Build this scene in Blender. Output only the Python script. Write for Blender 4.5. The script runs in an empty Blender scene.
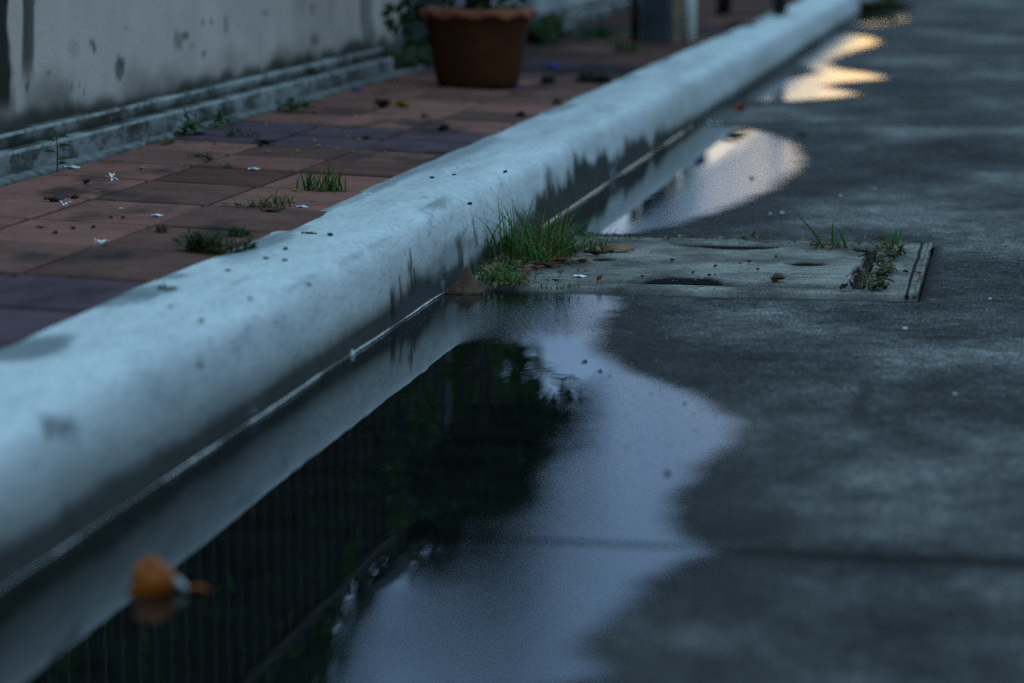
import bpy, math, random
import numpy as np
from mathutils import Vector
random.seed(7); rng = np.random.default_rng(11)
D = bpy.data; SC = bpy.context.scene; COL = SC.collection
PI = math.pi

# ------------------------------------------------------------------ camera geometry (metres, kerb runs along +Y)
F = 2844.0; CAMH = 0.65
PITCH = math.atan2(441.5, F); YAW = math.atan2(518.0, math.hypot(F, 441.5))
KH = 0.14; KF = -0.942; KB = -1.157           # kerb height, foot, back
SLOPE = 0.035                                  # pavement falls towards the kerb
_v = np.array([518.0, 441.5, -F]); _v /= np.linalg.norm(_v)
_u = np.array([0, math.cos(PITCH), math.sin(PITCH)])
_x = np.cross(_v, _u); _x /= np.linalg.norm(_x); _u = np.cross(_x, _v)
_R = np.stack([_x, _v, _u]); _C = np.array([0, 0, CAMH])
def ray(px, py): return _R @ np.array([px - 512.0, -(py - 341.5), -F])
def hit(px, py, n, c):
    d = ray(px, py); n = np.array(n, float); t = (c - n @ _C) / (n @ d); return _C + t * d
def gz(px, py, z=0.0): return hit(px, py, (0, 0, 1), z)          # point of the road seen there
def pvz(x): return KH + SLOPE * (KB - 0.008 - x)
def pv(px, py): return hit(px, py, (SLOPE, 0, 1), KH + SLOPE * (KB - 0.008))   # point of the pavement
def kt(px, py): return hit(px, py, (0, 0, 1), KH + .001)         # kerb top
def wx(px, py, X): return hit(px, py, (1, 0, 0), X)              # wall plane

# ------------------------------------------------------------------ noise
def _hash(ix, iy, iz, s):
    n = (ix * 374761393 + iy * 668265263 + iz * 2147483647 * 7 + s * 974711) & 0xffffffff
    n = ((n ^ (n >> 13)) * 1274126177) & 0xffffffff
    n = (n ^ (n >> 16)) & 0xffff
    return n / 65535.0
def vnoise(x, y, z=0.0, s=0):
    x = np.asarray(x, float); y = np.asarray(y, float) + 0 * x; z = np.asarray(z, float) + 0 * x
    ix = np.floor(x).astype(np.int64); iy = np.floor(y).astype(np.int64); iz = np.floor(z).astype(np.int64)
    fx = x - ix; fy = y - iy; fz = z - iz
    fx = fx * fx * (3 - 2 * fx); fy = fy * fy * (3 - 2 * fy); fz = fz * fz * (3 - 2 * fz)
    r = 0
    for a in (0, 1):
        for b in (0, 1):
            for c in (0, 1):
                w = (fx if a else 1 - fx) * (fy if b else 1 - fy) * (fz if c else 1 - fz)
                r = r + w * _hash(ix + a, iy + b, iz + c, s)
    return r
def fbm(x, y, z=0.0, s=0, o=4):
    r = 0; a = .5; t = 0
    for k in range(o):
        r = r + a * vnoise(np.asarray(x) * 2 ** k, np.asarray(y) * 2 ** k, np.asarray(z) * 2 ** k, s + k * 13); t += a; a *= .5
    return r / t
def sst(a, b, x):
    t = np.clip((np.asarray(x, float) - a) / (b - a), 0, 1); return t * t * (3 - 2 * t)

# ------------------------------------------------------------------ objects
def tag(o, label=None, cat=None, group=None, kind=None):
    if label: o['label'] = label
    if cat: o['category'] = cat
    if group: o['group'] = group
    if kind: o['kind'] = kind
    return o
def thing(name, label, cat, loc=(0, 0, 0), rz=0, group=None):
    o = D.objects.new(name, None); COL.objects.link(o); o.empty_display_size = .1
    o.location = loc; o.rotation_euler = (0, 0, rz); return tag(o, label, cat, group)
class MB:
    def __init__(s): s.v = []; s.f = []; s.mi = []
    def add(s, vs, fs, mi=0):
        b = len(s.v); s.v += [tuple(map(float, q)) for q in vs]; s.f += [tuple(i + b for i in f) for f in fs]; s.mi += [mi] * len(fs)
    def box(s, x0, x1, y0, y1, z0, z1, mi=0):
        s.add([(x0, y0, z0), (x1, y0, z0), (x1, y1, z0), (x0, y1, z0), (x0, y0, z1), (x1, y0, z1), (x1, y1, z1), (x0, y1, z1)],
              [(3, 2, 1, 0), (4, 5, 6, 7), (0, 1, 5, 4), (1, 2, 6, 5), (2, 3, 7, 6), (3, 0, 4, 7)], mi)
    def tube(s, pts, rad, n=8, cap=True, mi=0):
        pts = [Vector(p) for p in pts]; m = len(pts)
        if not hasattr(rad, '__len__'): rad = [rad] * m
        vs = []
        t0 = (pts[1] - pts[0]).normalized(); ref = Vector((0, 0, 1)) if abs(t0.z) < .9 else Vector((1, 0, 0))
        for i, p in enumerate(pts):
            t = (pts[min(i + 1, m - 1)] - pts[max(i - 1, 0)]).normalized()
            a = t.cross(ref).normalized(); b = t.cross(a)
            for k in range(n):
                q = 2 * PI * k / n; vs.append(p + (a * math.cos(q) + b * math.sin(q)) * rad[i])
        fs = [(i * n + k, i * n + (k + 1) % n, (i + 1) * n + (k + 1) % n, (i + 1) * n + k) for i in range(m - 1) for k in range(n)]
        if cap: fs += [tuple(range(n))[::-1], tuple((m - 1) * n + k for k in range(n))]
        s.add(vs, fs, mi)
    def lathe(s, prof, n=48, mi=0, fn=None):
        m = len(prof); vs = []
        for i, (r, z) in enumerate(prof):
            for k in range(n):
                a = 2 * PI * k / n; rr, zz = fn(i, a, r, z) if fn else (r, z)
                vs.append((rr * math.cos(a), rr * math.sin(a), zz))
        s.add(vs, [(i * n + k, i * n + (k + 1) % n, (i + 1) * n + (k + 1) % n, (i + 1) * n + k) for i in range(m - 1) for k in range(n)], mi)
    def blade(s, base, az, h, lean, w, seg=5, droop=1.6, mi=0):
        ca, sa = math.cos(az), math.sin(az); vs = []
        for i in range(seg + 1):
            t = i / seg; r = lean * h * t ** droop; z = h * t * (1 - .25 * lean * t)
            ww = w * (1 - t) ** .7 * (0.6 + .4 * min(1, t * 4)) / 2 + .0001
            c = (base[0] + ca * r, base[1] + sa * r, base[2] + z)
            vs += [(c[0] - sa * ww, c[1] + ca * ww, c[2] + ww * .3), (c[0] + sa * ww, c[1] - ca * ww, c[2] + ww * .3)]
        s.add(vs, [(2 * i, 2 * i + 1, 2 * i + 3, 2 * i + 2) for i in range(seg)], mi)
    def leaf(s, p, d, up, L, W, mi=0, fold=.25):
        p = Vector(p); d = Vector(d).normalized(); sd = d.cross(Vector(up)).normalized(); u = sd.cross(d)
        a = p + d * L * .35 + sd * W / 2 + u * W * fold; b = p + d * L * .35 - sd * W / 2 + u * W * fold
        a2 = p + d * L * .72 + sd * W * .36 + u * W * fold * .5; b2 = p + d * L * .72 - sd * W * .36 + u * W * fold * .5
        s.add([p, a, a2, p + d * L - u * L * .12, b2, b, p + d * L * .5], [(0, 1, 6), (1, 2, 6), (2, 3, 6), (3, 4, 6), (4, 5, 6), (5, 0, 6)], mi)
    def blob(s, c, r, seed=0, n=8, rough=.25, flat=1.0, mi=0):
        vs = [];m = n
        for i in range(n + 1):
            th = PI * i / n
            for k in range(m):
                ph = 2 * PI * k / m; d = (math.sin(th) * math.cos(ph), math.sin(th) * math.sin(ph), math.cos(th))
                q = 1 + rough * 2 * (float(vnoise(d[0] * 1.6 + 9, d[1] * 1.6 + 5, d[2] * 1.6 + seed * 3.7, seed)) - .5)
                vs.append((c[0] + d[0] * r * q, c[1] + d[1] * r * q, c[2] + d[2] * r * q * flat))
        s.add(vs, [(i * m + k, (i + 1) * m + k, (i + 1) * m + (k + 1) % m, i * m + (k + 1) % m) for i in range(n) for k in range(m)], mi)
    def build(s, name, mats, parent=None, smooth=False, bevel=0, loc=None):
        me = D.meshes.new(name); me.from_pydata(s.v, [], s.f)
        for m in (mats if isinstance(mats, (list, tuple)) else [mats]): me.materials.append(m)
        if any(s.mi): me.polygons.foreach_set('material_index', s.mi)
        if smooth: me.polygons.foreach_set('use_smooth', [True] * len(s.f))
        me.update(); o = D.objects.new(name, me); COL.objects.link(o); o.parent = parent
        if loc is not None: o.location = loc
        if bevel:
            b = o.modifiers.new('bevel', 'BEVEL'); b.width = bevel; b.segments = 2; b.limit_method = 'ANGLE'
        return o
def grid_mesh(name, V, nu, nv, mat, attrs=None, parent=None, skip=None, smooth=True):
    """V: (nu*nv,3) array, index i*nv+j"""
    i = np.arange(nu - 1)[:, None]; j = np.arange(nv - 1)[None, :]
    a = (i * nv + j); Q = np.stack([a, a + nv, a + nv + 1, a + 1], -1).reshape(-1, 4)
    if skip is not None: Q = Q[~skip[Q].all(1)]
    used = np.unique(Q); remap = -np.ones(len(V), int); remap[used] = np.arange(len(used))
    Q = remap[Q]; V = V[used]
    me = D.meshes.new(name); me.vertices.add(len(V)); me.vertices.foreach_set('co', V.astype(np.float32).ravel())
    me.loops.add(Q.size); me.loops.foreach_set('vertex_index', Q.astype(np.int32).ravel())
    me.polygons.add(len(Q)); me.polygons.foreach_set('loop_start', np.arange(0, Q.size, 4, dtype=np.int32))
    me.polygons.foreach_set('loop_total', np.full(len(Q), 4, dtype=np.int32))
    me.update(calc_edges=True); me.validate()
    if smooth: me.polygons.foreach_set('use_smooth', [True] * len(Q))
    for k, arr in (attrs or {}).items():
        arr = np.asarray(arr, float)
        if arr.ndim == 1:
            at = me.attributes.new(k, 'FLOAT', 'POINT'); at.data.foreach_set('value', arr[used].astype(np.float32))
        else:
            at = me.attributes.new(k, 'FLOAT_COLOR', 'POINT')
            c = np.ones((len(used), 4), np.float32); c[:, :3] = arr[used]; at.data.foreach_set('color', c.ravel())
    me.materials.append(mat); o = D.objects.new(name, me); COL.objects.link(o); o.parent = parent; return o

# ------------------------------------------------------------------ materials
class N:
    def __init__(s, name):
        s.m = D.materials.new(name); s.m.use_nodes = True; s.t = s.m.node_tree; s.t.nodes.clear()
        s.out = s.n('ShaderNodeOutputMaterial'); s.p = s.n('ShaderNodeBsdfPrincipled'); s.l(s.p.outputs[0], s.out.inputs[0])
        s.co = s.n('ShaderNodeTexCoord').outputs['Object']
    def n(s, ty, **k):
        x = s.t.nodes.new(ty)
        for a, b in k.items(): setattr(x, a, b)
        return x
    def l(s, a, b): s.t.links.new(a, b)
    def set(s, k, v):
        i = s.p.inputs[k]
        if hasattr(v, 'links') or isinstance(v, bpy.types.NodeSocket): s.l(v, i)
        else: i.default_value = (*v, 1) if isinstance(v, tuple) and len(v) == 3 else v
    def noise(s, sc, det=4, rough=.55, stretch=None, dist=0):
        x = s.n('ShaderNodeTexNoise'); x.inputs['Scale'].default_value = sc; x.inputs['Detail'].default_value = det
        x.inputs['Roughness'].default_value = rough; x.inputs['Distortion'].default_value = dist
        src = s.co
        if stretch:
            mp = s.n('ShaderNodeMapping'); mp.inputs['Scale'].default_value = stretch; s.l(src, mp.inputs[0]); src = mp.outputs[0]
        s.l(src, x.inputs['Vector']); return x.outputs['Fac']
    def ramp(s, fac, *st):
        r = s.n('ShaderNodeValToRGB'); e = r.color_ramp.elements
        while len(e) < len(st): e.new(.5)
        for q, (p, c) in zip(e, st): q.position = p; q.color = (*c, 1) if isinstance(c, tuple) else (c, c, c, 1)
        s.l(fac, r.inputs[0]); return r.outputs[0]
    def mix(s, f, a, b, mode='MIX'):
        x = s.n('ShaderNodeMix', data_type='RGBA', blend_type=mode)
        for i, v in ((0, f), (6, a), (7, b)):
            if isinstance(v, bpy.types.NodeSocket): s.l(v, x.inputs[i])
            else: x.inputs[i].default_value = (*v, 1) if isinstance(v, tuple) else v
        return x.outputs[2]
    def math(s, op, a, b=0.0, c=None, clamp=False):
        x = s.n('ShaderNodeMath', operation=op, use_clamp=clamp)
        for i, v in enumerate((a, b) if c is None else (a, b, c)):
            if isinstance(v, bpy.types.NodeSocket): s.l(v, x.inputs[i])
            else: x.inputs[i].default_value = v
        return x.outputs[0]
    def attr(s, name, fac=False):
        a = s.n('ShaderNodeAttribute'); a.attribute_name = name; return a.outputs['Fac' if fac else 'Color']
    def bump(s, h, strength=.3, dist=.01, prev=None):
        b = s.n('ShaderNodeBump'); b.inputs['Strength'].default_value = strength if not isinstance(strength, bpy.types.NodeSocket) else 1
        if isinstance(strength, bpy.types.NodeSocket): s.l(strength, b.inputs['Strength'])
        b.inputs['Distance'].default_value = dist; s.l(h, b.inputs['Height'])
        if prev is not None: s.l(prev, b.inputs['Normal'])
        return b.outputs[0]
def plain(name, c, rough=.7, var=.35, sc=40, bump=.2, bd=.004, spec=.12, c2=None):
    k = N(name); n = k.noise(sc, 5)
    lo = tuple(q * (1 - var) for q in c); hi = c2 or tuple(min(1, q * (1 + var)) for q in c)
    k.set('Base Color', k.ramp(n, (.3, lo), (.7, hi))); k.set('Roughness', rough); k.set('Specular IOR Level', spec)
    if bump: k.set('Normal', k.bump(k.noise(sc * 3, 4), bump, bd))
    return k.m
def leafmat(name, c, c2, rough=.5, sc=25, trans=.25):
    k = N(name); n = k.noise(sc, 3)
    col = k.ramp(n, (.32, c), (.68, c2)); k.set('Base Color', col); k.set('Roughness', rough); k.set('Specular IOR Level', .15)
    tr = k.n('ShaderNodeBsdfTranslucent'); k.l(col, tr.inputs[0]); mx = k.n('ShaderNodeMixShader'); mx.inputs[0].default_value = trans
    k.l(k.p.outputs[0], mx.inputs[1]); k.l(tr.outputs[0], mx.inputs[2]); k.l(mx.outputs[0], k.out.inputs[0])
    return k.m

M = {}
# road concrete: mottled damp grey with fine grain; 'wet' darkens and polishes the rim round the water
k = N('road_concrete')
big = k.noise(1.9, 6, .62, (1, .6, 1)); mid = k.noise(7, 6, .7); fine = k.noise(160, 3, .7); grain = k.noise(420, 2, .6)
c = k.ramp(big, (.32, (.034, .032, .031)), (.48, (.064, .058, .054)), (.64, (.170, .152, .138)))
c = k.mix(.75, c, k.ramp(mid, (.30, .45), (.5, .95), (.68, 1.7)), 'MULTIPLY')
c = k.mix(.7, c, k.ramp(k.noise(34, 5, .75), (.32, .35), (.5, .95), (.68, 1.8)), 'MULTIPLY')
c = k.mix(.7, c, k.ramp(fine, (.32, .4), (.68, 1.6)), 'MULTIPLY')
c = k.mix(.5, c, k.ramp(grain, (.35, .45), (.68, 1.5)), 'MULTIPLY')
c = k.mix(.8, c, k.ramp(k.noise(230, 3, .75, (1, .16, 1)), (.34, .45), (.5, .95), (.66, 1.75)), 'MULTIPLY')
wet = k.attr('wet', True)
c = k.mix(wet, c, k.mix(1, c, (.40, .40, .40), 'MULTIPLY'))
c = k.mix(k.attr('dirt', True), c, (.018, .017, .014))
k.set('Base Color', c); k.set('Roughness', k.math('MULTIPLY_ADD', wet, -.15, .95)); k.set('Specular IOR Level', k.math('MULTIPLY_ADD', wet, .06, .05))
b1 = k.bump(k.noise(45, 4), .35, .004); b2 = k.bump(grain, .55, .0015, b1); k.set('Normal', b2)
M['road'] = k.m
# water film: clear mirror where deep, broken by the concrete grain where thin, feathered to nothing at its rim
k = N('puddle_water')
dep = k.attr('depth', True); edge = k.attr('edge', True)
g = k.noise(170, 3, .7); g2 = k.noise(70, 3, .6)
k.set('Base Color', k.ramp(k.noise(14, 4), (.3, (.003, .0035, .003)), (.7, (.008, .009, .008))))
k.set('Roughness', k.math('MULTIPLY_ADD', dep, -.07, .078)); k.set('IOR', 1.333); k.set('Specular IOR Level', .5)
inv = k.math('SUBTRACT', 1.0, dep)
nb = k.bump(g2, k.math('MULTIPLY', inv, .26), .0010); nb = k.bump(g, k.math('MULTIPLY', inv, .32), .0010, nb)
rp = k.bump(k.noise(22, 1, .5, (1.6, .55, 1)), .020, .004, nb); k.set('Normal', rp)
tr = k.n('ShaderNodeBsdfTransparent'); mx = k.n('ShaderNodeMixShader')
al = k.math('ADD', edge, k.math('MULTIPLY', k.math('SUBTRACT', k.noise(120, 3), .5), k.math('MULTIPLY', k.math('SUBTRACT', 1.0, edge), .9)))
al = k.math('MULTIPLY', al, k.math('SUBTRACT', 1.0, k.math('MULTIPLY', inv, k.ramp(k.noise(260, 3, .7), (.54, 0.0), (.66, .6)))))
al = k.math('MULTIPLY', k.math('MULTIPLY', al, k.ramp(edge, (0, 0.0), (.12, 1.0))), 1.0, clamp=True)
k.l(al, mx.inputs[0]); k.l(tr.outputs[0], mx.inputs[1]); k.l(k.p.outputs[0], mx.inputs[2]); k.l(mx.outputs[0], k.out.inputs[0])
M['water'] = k.m
# whitewashed kerb
k = N('kerb_whitewash')
SY = (1, .32, 1)
c = k.attr('Col'); c = k.mix(.5, c, k.ramp(k.noise(24, 5, .65, SY), (.3, .70), (.65, 1.10)), 'MULTIPLY')
c = k.mix(.5, c, k.ramp(k.noise(120, 5, .75, SY), (.33, .5), (.5, 1.0), (.68, 1.15)), 'MULTIPLY')
sc = k.ramp(k.noise(11, 6, .75, (1, .4, 1)), (.60, 0.0), (.67, .5)); c = k.mix(sc, c, (.20, .22, .25))
k.set('Base Color', c); k.set('Roughness', .95); k.set('Specular IOR Level', .04)
k.set('Normal', k.bump(k.noise(170, 3, .6, SY), .25, .001, k.bump(k.noise(26, 4, .55, SY), .3, .003))); M['kerb'] = k.m
# paving tiles: colour per tile
k = N('paving_tiles')
c = k.attr('Col'); c = k.mix(.6, c, k.ramp(k.noise(12, 5, .6), (.3, .6), (.7, 1.3)), 'MULTIPLY')
c = k.mix(.6, c, k.ramp(k.noise(150, 4, .7), (.3, .62), (.7, 1.3)), 'MULTIPLY')
k.set('Base Color', c); k.set('Roughness', .95); k.set('Specular IOR Level', .06)
k.set('Normal', k.bump(k.noise(160, 3), .4, .0015, k.bump(k.noise(30, 3), .3, .004))); M['tiles'] = k.m
# plaster wall
k = N('wall_plaster')
c = k.attr('Col'); c = k.mix(.4, c, k.ramp(k.noise(7, 5, .6, (1, 1, .5)), (.3, .75), (.7, 1.15)), 'MULTIPLY')
c = k.mix(.3, c, k.ramp(k.noise(90, 4, .7), (.3, .7), (.7, 1.2)), 'MULTIPLY')
k.set('Base Color', c); k.set('Roughness', .95); k.set('Specular IOR Level', .05)
k.set('Normal', k.bump(k.noise(60, 4), .3, .004)); M['wall'] = k.m
# plinth: flaking paint over mossy cement
k = N('plinth_flaking_paint')
n1 = k.noise(20, 7, .7, (1, .45, 1)); n2 = k.noise(4.5, 5, .6, (1, .6, 1))
pt = k.math('ADD', n1, k.math('MULTIPLY', n2, .55))
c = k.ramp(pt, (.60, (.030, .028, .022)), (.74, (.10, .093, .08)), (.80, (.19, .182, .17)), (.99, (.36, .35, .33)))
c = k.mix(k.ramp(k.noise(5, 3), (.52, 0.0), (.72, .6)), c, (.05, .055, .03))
c = k.mix(k.math('MULTIPLY', k.attr('lip', True), k.ramp(k.noise(16, 5, .7), (.38, .08), (.62, .85))), c, (.38, .37, .34)); c = k.mix(k.attr('foot', True), c, (.02, .019, .016))  # lip: worn paint, with skylight on the ledge tops put into its pale colour
k.set('Base Color', c); k.set('Roughness', .95); k.set('Specular IOR Level', .05); k.set('Normal', k.bump(n1, .3, .0015)); M['plinth'] = k.m
M['moss'] = leafmat('moss_green', (.012, .022, .008), (.045, .06, .02), .9, 60, .1)
M['earth'] = plain('dark_earth', (.02, .016, .011), .95, .5, 60, .6, .01)
M['ground'] = plain('earth_ground', (.05, .045, .035), .95, .4, 3, .3, .05)
M['cover'] = None
k = N('cover_concrete')
big = k.noise(5.5, 5, .62); st = k.noise(20, 5, .7, (1, 2.6, 1)); grain = k.noise(260, 3, .7, (1, .22, 1))
c = k.ramp(big, (.3, (.060, .053, .046)), (.44, (.135, .117, .10)), (.6, (.27, .235, .197)))
c = k.mix(.75, c, k.ramp(st, (.28, .5), (.68, 1.35)), 'MULTIPLY'); c = k.mix(.6, c, k.ramp(grain, (.32, .4), (.68, 1.5)), 'MULTIPLY'); c = k.mix(k.attr('dirt', True), c, (.004, .004, .003))
k.set('Base Color', c); k.set('Roughness', .95); k.set('Specular IOR Level', .05)
k.set('Normal', k.bump(grain, .6, .002, k.bump(k.noise(40, 4), .5, .005))); M['cover'] = k.m
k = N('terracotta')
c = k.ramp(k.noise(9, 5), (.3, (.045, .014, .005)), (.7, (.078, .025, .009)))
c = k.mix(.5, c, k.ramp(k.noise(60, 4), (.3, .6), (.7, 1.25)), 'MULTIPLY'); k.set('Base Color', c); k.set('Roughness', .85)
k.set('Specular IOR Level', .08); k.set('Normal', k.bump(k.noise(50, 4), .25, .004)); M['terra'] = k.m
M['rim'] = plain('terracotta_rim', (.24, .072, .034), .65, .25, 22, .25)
M['grass'] = leafmat('grass_blades', (.014, .070, .007), (.060, .150, .018), .6, 30, .3)
M['grass_dry'] = leafmat('dry_grass', (.10, .055, .025), (.24, .17, .07), .7, 40, .2)
M['weed'] = leafmat('weed_leaves', (.015, .05, .012), (.04, .10, .025), .5, 30, .25)
M['weed_olive'] = leafmat('olive_weed', (.03, .035, .012), (.075, .075, .025), .7, 40, .2)
M['crown'] = leafmat('tree_leaves', (.018, .064, .008), (.065, .19, .018), .5, 2.5, .25)
M['shrub'] = leafmat('shrub_leaves', (.010, .030, .012), (.028, .075, .02), .4, 9, .2)
M['bark'] = plain('bark', (.09, .07, .05), .9, .4, 18, .6, .02)
M['stem'] = plain('green_stem', (.06, .05, .03), .7, .3, 50, 0)
M['leaf_brown'] = plain('dead_leaf_brown', (.080, .042, .022), .6, .5, 60, .4, .003)
M['leaf_tan'] = plain('dead_leaf_tan', (.23, .125, .06), .6, .4, 60, .4, .003)
M['leaf_dark'] = plain('dead_leaf_dark', (.03, .021, .014), .75, .5, 80, .4, .003)
M['leaf_rust'] = plain('dead_leaf_rust', (.24, .055, .014), .55, .4, 60, .3, .003)
M['leaf_red'] = plain('red_petal', (.30, .02, .025), .5, .4, 60, .2)
M['yellow'] = plain('yellow_blossom', (.36, .19, .025), .6, .4, 90, .2)
M['orange'] = plain('orange_petal', (.24, .055, .004), .45, .3, 60, .15)
M['white'] = plain('white_petal', (.8, .8, .78), .6, .12, 60, .15)
M['cream'] = plain('cream_petal', (.30, .27, .25), .6, .3, 60, .15)
M['blue'] = plain('blue_plastic', (.03, .05, .42), .4, .2, 30, 0)
M['tub'] = plain('blue_tub_plastic', (.012, .035, .16), .4, .2, 12, 0)
M['line'] = plain('waterline_glint_grit', (.50, .46, .42), .7, .35, 70, .5, .002)  # sky reflected on the meniscus put into colour; pale road grit shares it
M['line_tan'] = plain('waterline_glint_tan', (.60, .44, .33), .7, .3, 50, .4, .002)  # tan stretch of the same painted meniscus reflection
M['grit'] = plain('pale_grit', (.20, .19, .17), .9, .4, 200, 0)
M['grit2'] = plain('grey_grit', (.09, .085, .08), .9, .4, 200, 0)
M['wetgrit'] = plain('wet_grit', (.03, .03, .028), .5, .4, 200, 0, spec=.25)
M['slate'] = plain('slate_stone', (.035, .042, .048), .7, .3, 14, .4, .01)
M['wood'] = plain('old_wood', (.07, .05, .035), .85, .4, 20, .5, .01)
M['tan_wood'] = plain('tan_wood', (.22, .17, .10), .7, .3, 20, .3)
M['pvc'] = plain('white_pipe', (.58, .57, .50), .45, .15, 15, 0)
M['iron'] = plain('dark_iron', (.018, .018, .018), .5, .3, 30, .2)
M['picket'] = plain('faded_red_iron', (.026, .016, .015), .6, .3, 20, .2)
M['gate'] = plain('gate_paint', (.03, .035, .035), .55, .3, 10, .2)

# ------------------------------------------------------------------ SETTING: ground, road, pavement
mb = MB(); mb.add([(-220, -60, -.12), (220, -60, -.12), (220, 400, -.12), (-220, 400, -.12)], [(0, 1, 2, 3)])
tag(mb.build('ground', M['ground']), kind='structure')

def catmull(P, n=10):
    P = np.array(P, float); m = len(P); out = []
    for i in range(m):
        p0, p1, p2, p3 = P[i - 1], P[i], P[(i + 1) % m], P[(i + 2) % m]
        for t in np.linspace(0, 1, n, endpoint=False):
            out.append(.5 * ((2 * p1) + (-p0 + p2) * t + (2 * p0 - 5 * p1 + 4 * p2 - p3) * t * t + (-p0 + 3 * p1 - 3 * p2 + p3) * t ** 3))
    return np.array(out)
def sdist(P, x, y):
    """signed distance, positive inside polygon P"""
    d2 = np.full(x.shape, 1e9); ins = np.zeros(x.shape, bool); m = len(P)
    for i in range(m):
        ax, ay = P[i]; bx, by = P[(i + 1) % m]; ex, ey = bx - ax, by - ay
        t = np.clip(((x - ax) * ex + (y - ay) * ey) / (ex * ex + ey * ey + 1e-12), 0, 1)
        d2 = np.minimum(d2, (x - ax - t * ex) ** 2 + (y - ay - t * ey) ** 2)
        c = ((ay > y) != (by > y)) & (x < (bx - ax) * (y - ay) / ((by - ay) if abs(by - ay) > 1e-12 else 1e-12) + ax)
        ins ^= c
    return np.where(ins, np.sqrt(d2), -np.sqrt(d2))
g2 = lambda L: [tuple(gz(*q)[:2]) for q in L]
CX0, CX1, CY0, CY1 = -.94, -.160, 4.655, 5.405       # drain cover recess
PUD = []
A = g2([(622, 310), (606, 330), (604, 350), (625, 368), (668, 386), (712, 404), (745, 431), (722, 456), (695, 484), (683, 512), (684, 538), (716, 549), (730, 555), (690, 566), (652, 590), (620, 625), (595, 655), (572, 690)])
A += [(-.70, 1.9), (-.78, 1.0), (-1.05, .8), (-1.05, 2.2), (-1.05, 3.4), (-1.05, 4.62), (-.9, 4.652), (-.75, 4.650), (-.66, 4.62)]
PUD.append(A)
B = g2([(640, 237), (700, 224), (752, 206), (795, 184), (814, 160), (800, 143), (765, 131), (720, 127)]) + [(-1.05, 8.2), (-1.05, 7.2), (-1.05, 6.0), (-1.05, 5.5), (-.9, 5.47)]
PUD.append(B)
Cc = g2([(742, 103), (790, 103), (845, 99), (868, 95), (848, 90), (838, 86), (868, 82), (896, 79), (878, 74), (850, 70), (838, 64), (850, 56), (872, 49), (888, 43), (874, 37), (840, 35), (808, 38), (808, 46), (800, 53), (780, 62), (800, 69), (804, 74), (786, 78), (764, 82), (748, 90), (736, 98)])
PUD.append(Cc)
Dd = g2([(846, 26), (880, 27), (915, 20), (900, 16), (858, 16), (842, 20)])
PUD.append(Dd)
Ee = g2([(905, 11), (940, 14), (952, 11), (925, 6), (890, 2), (880, 5)])

PUD = [catmull(p) for p in PUD]

JOINTS = [-2.81, 2.797, 8.40, 14.0, 19.6, 25.2]
def axis(segs):
    out = []
    for a, b, st in segs: out += list(np.arange(a, b - st * .4, st))
    return out
xs = axis([(-1.15, -.97, .06), (-.97, -.94, .015), (-.94, .7, .02), (.7, 2.5, .1), (2.5, 7, .5)]) + [7.0]
xs = [x for x in xs if abs(x - CX1) > .008 and abs(x - CX0) > .006] + [CX0, CX1]
ys = axis([(-6, 1.5, .5), (1.5, 9, .02), (9, 18, .06), (18, 40, .4), (40, 300, 10)]) + [300.0]
for jt in JOINTS:
    ys = [y for y in ys if abs(y - jt) > .03] + [jt + q for q in (-.022, -.013, -.009, 0, .009, .013, .022)]
ys = [y for y in ys if abs(y - CY0) > .008 and abs(y - CY1) > .008] + [CY0, CY1]
xs = np.array(sorted(xs)); ys = np.array(sorted(ys))
X, Y = np.meshgrid(xs, ys, indexing='ij'); X = X.ravel(); Y = Y.ravel()
Z = 0.0016 * (fbm(X * 6, Y * 6, 0, 3) - .5) * (Y < 20)
dirt = np.zeros(len(X))
for jt in JOINTS:
    q = np.abs(Y - jt - .0) ; Z -= .012 * (1 - sst(.006, .012, q)); dirt = np.maximum(dirt, .95 * (1 - sst(.009, .022, q)) ); dirt = np.maximum(dirt, .35 * (1 - sst(.02, .06, q + .03 * (fbm(X * 12, Y * 3, 0, 71) - .5))))
sd = np.full(len(X), -9.0); near = (Y > .5) & (Y < 26) & (X < 1)
for p in PUD: sd[near] = np.maximum(sd[near], sdist(p, X[near], Y[near]))
wob = (fbm(X * 9, Y * 9, 0, 21) - .5) * .14
wet = sst(-.16, .0, sd + wob) * .9 + .25 * sst(-.5, -.1, sd + wob * 2)
wet = np.clip(np.maximum(wet, .75 * (1 - sst(-.93, -.82, X)) * (Y < 40)), 0, 1)
# hairline crack and a shallow tooled scar in the slab
for (a, b2, w) in ((gz(868, 378), gz(856, 420), .006), (gz(912, 337), gz(958, 338), .010)):
    e = b2 - a; t = np.clip(((X - a[0]) * e[0] + (Y - a[1]) * e[1]) / (e[0] ** 2 + e[1] ** 2), 0, 1)
    dd = np.hypot(X - a[0] - t * e[0], Y - a[1] - t * e[1]); dirt = np.maximum(dirt, .6 * (1 - sst(w, w * 2.2, dd)))
V = np.stack([X, Y, Z], 1)
ce = np.maximum(np.maximum(CX0 - X, X - CX1), np.maximum(CY0 - Y, Y - CY1)); dirt = np.maximum(dirt, .9 * (1 - sst(.004, .022, np.abs(ce) + .012 * (fbm(X * 18, Y * 18, 0, 72) - .4))))
skip = (X > CX0 - .001) & (X < CX1 + .001) & (Y > CY0 - .001) & (Y < CY1 + .001)
tag(grid_mesh('road', V, len(xs), len(ys), M['road'], {'wet': wet, 'dirt': dirt}, skip=skip), kind='structure')

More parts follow.
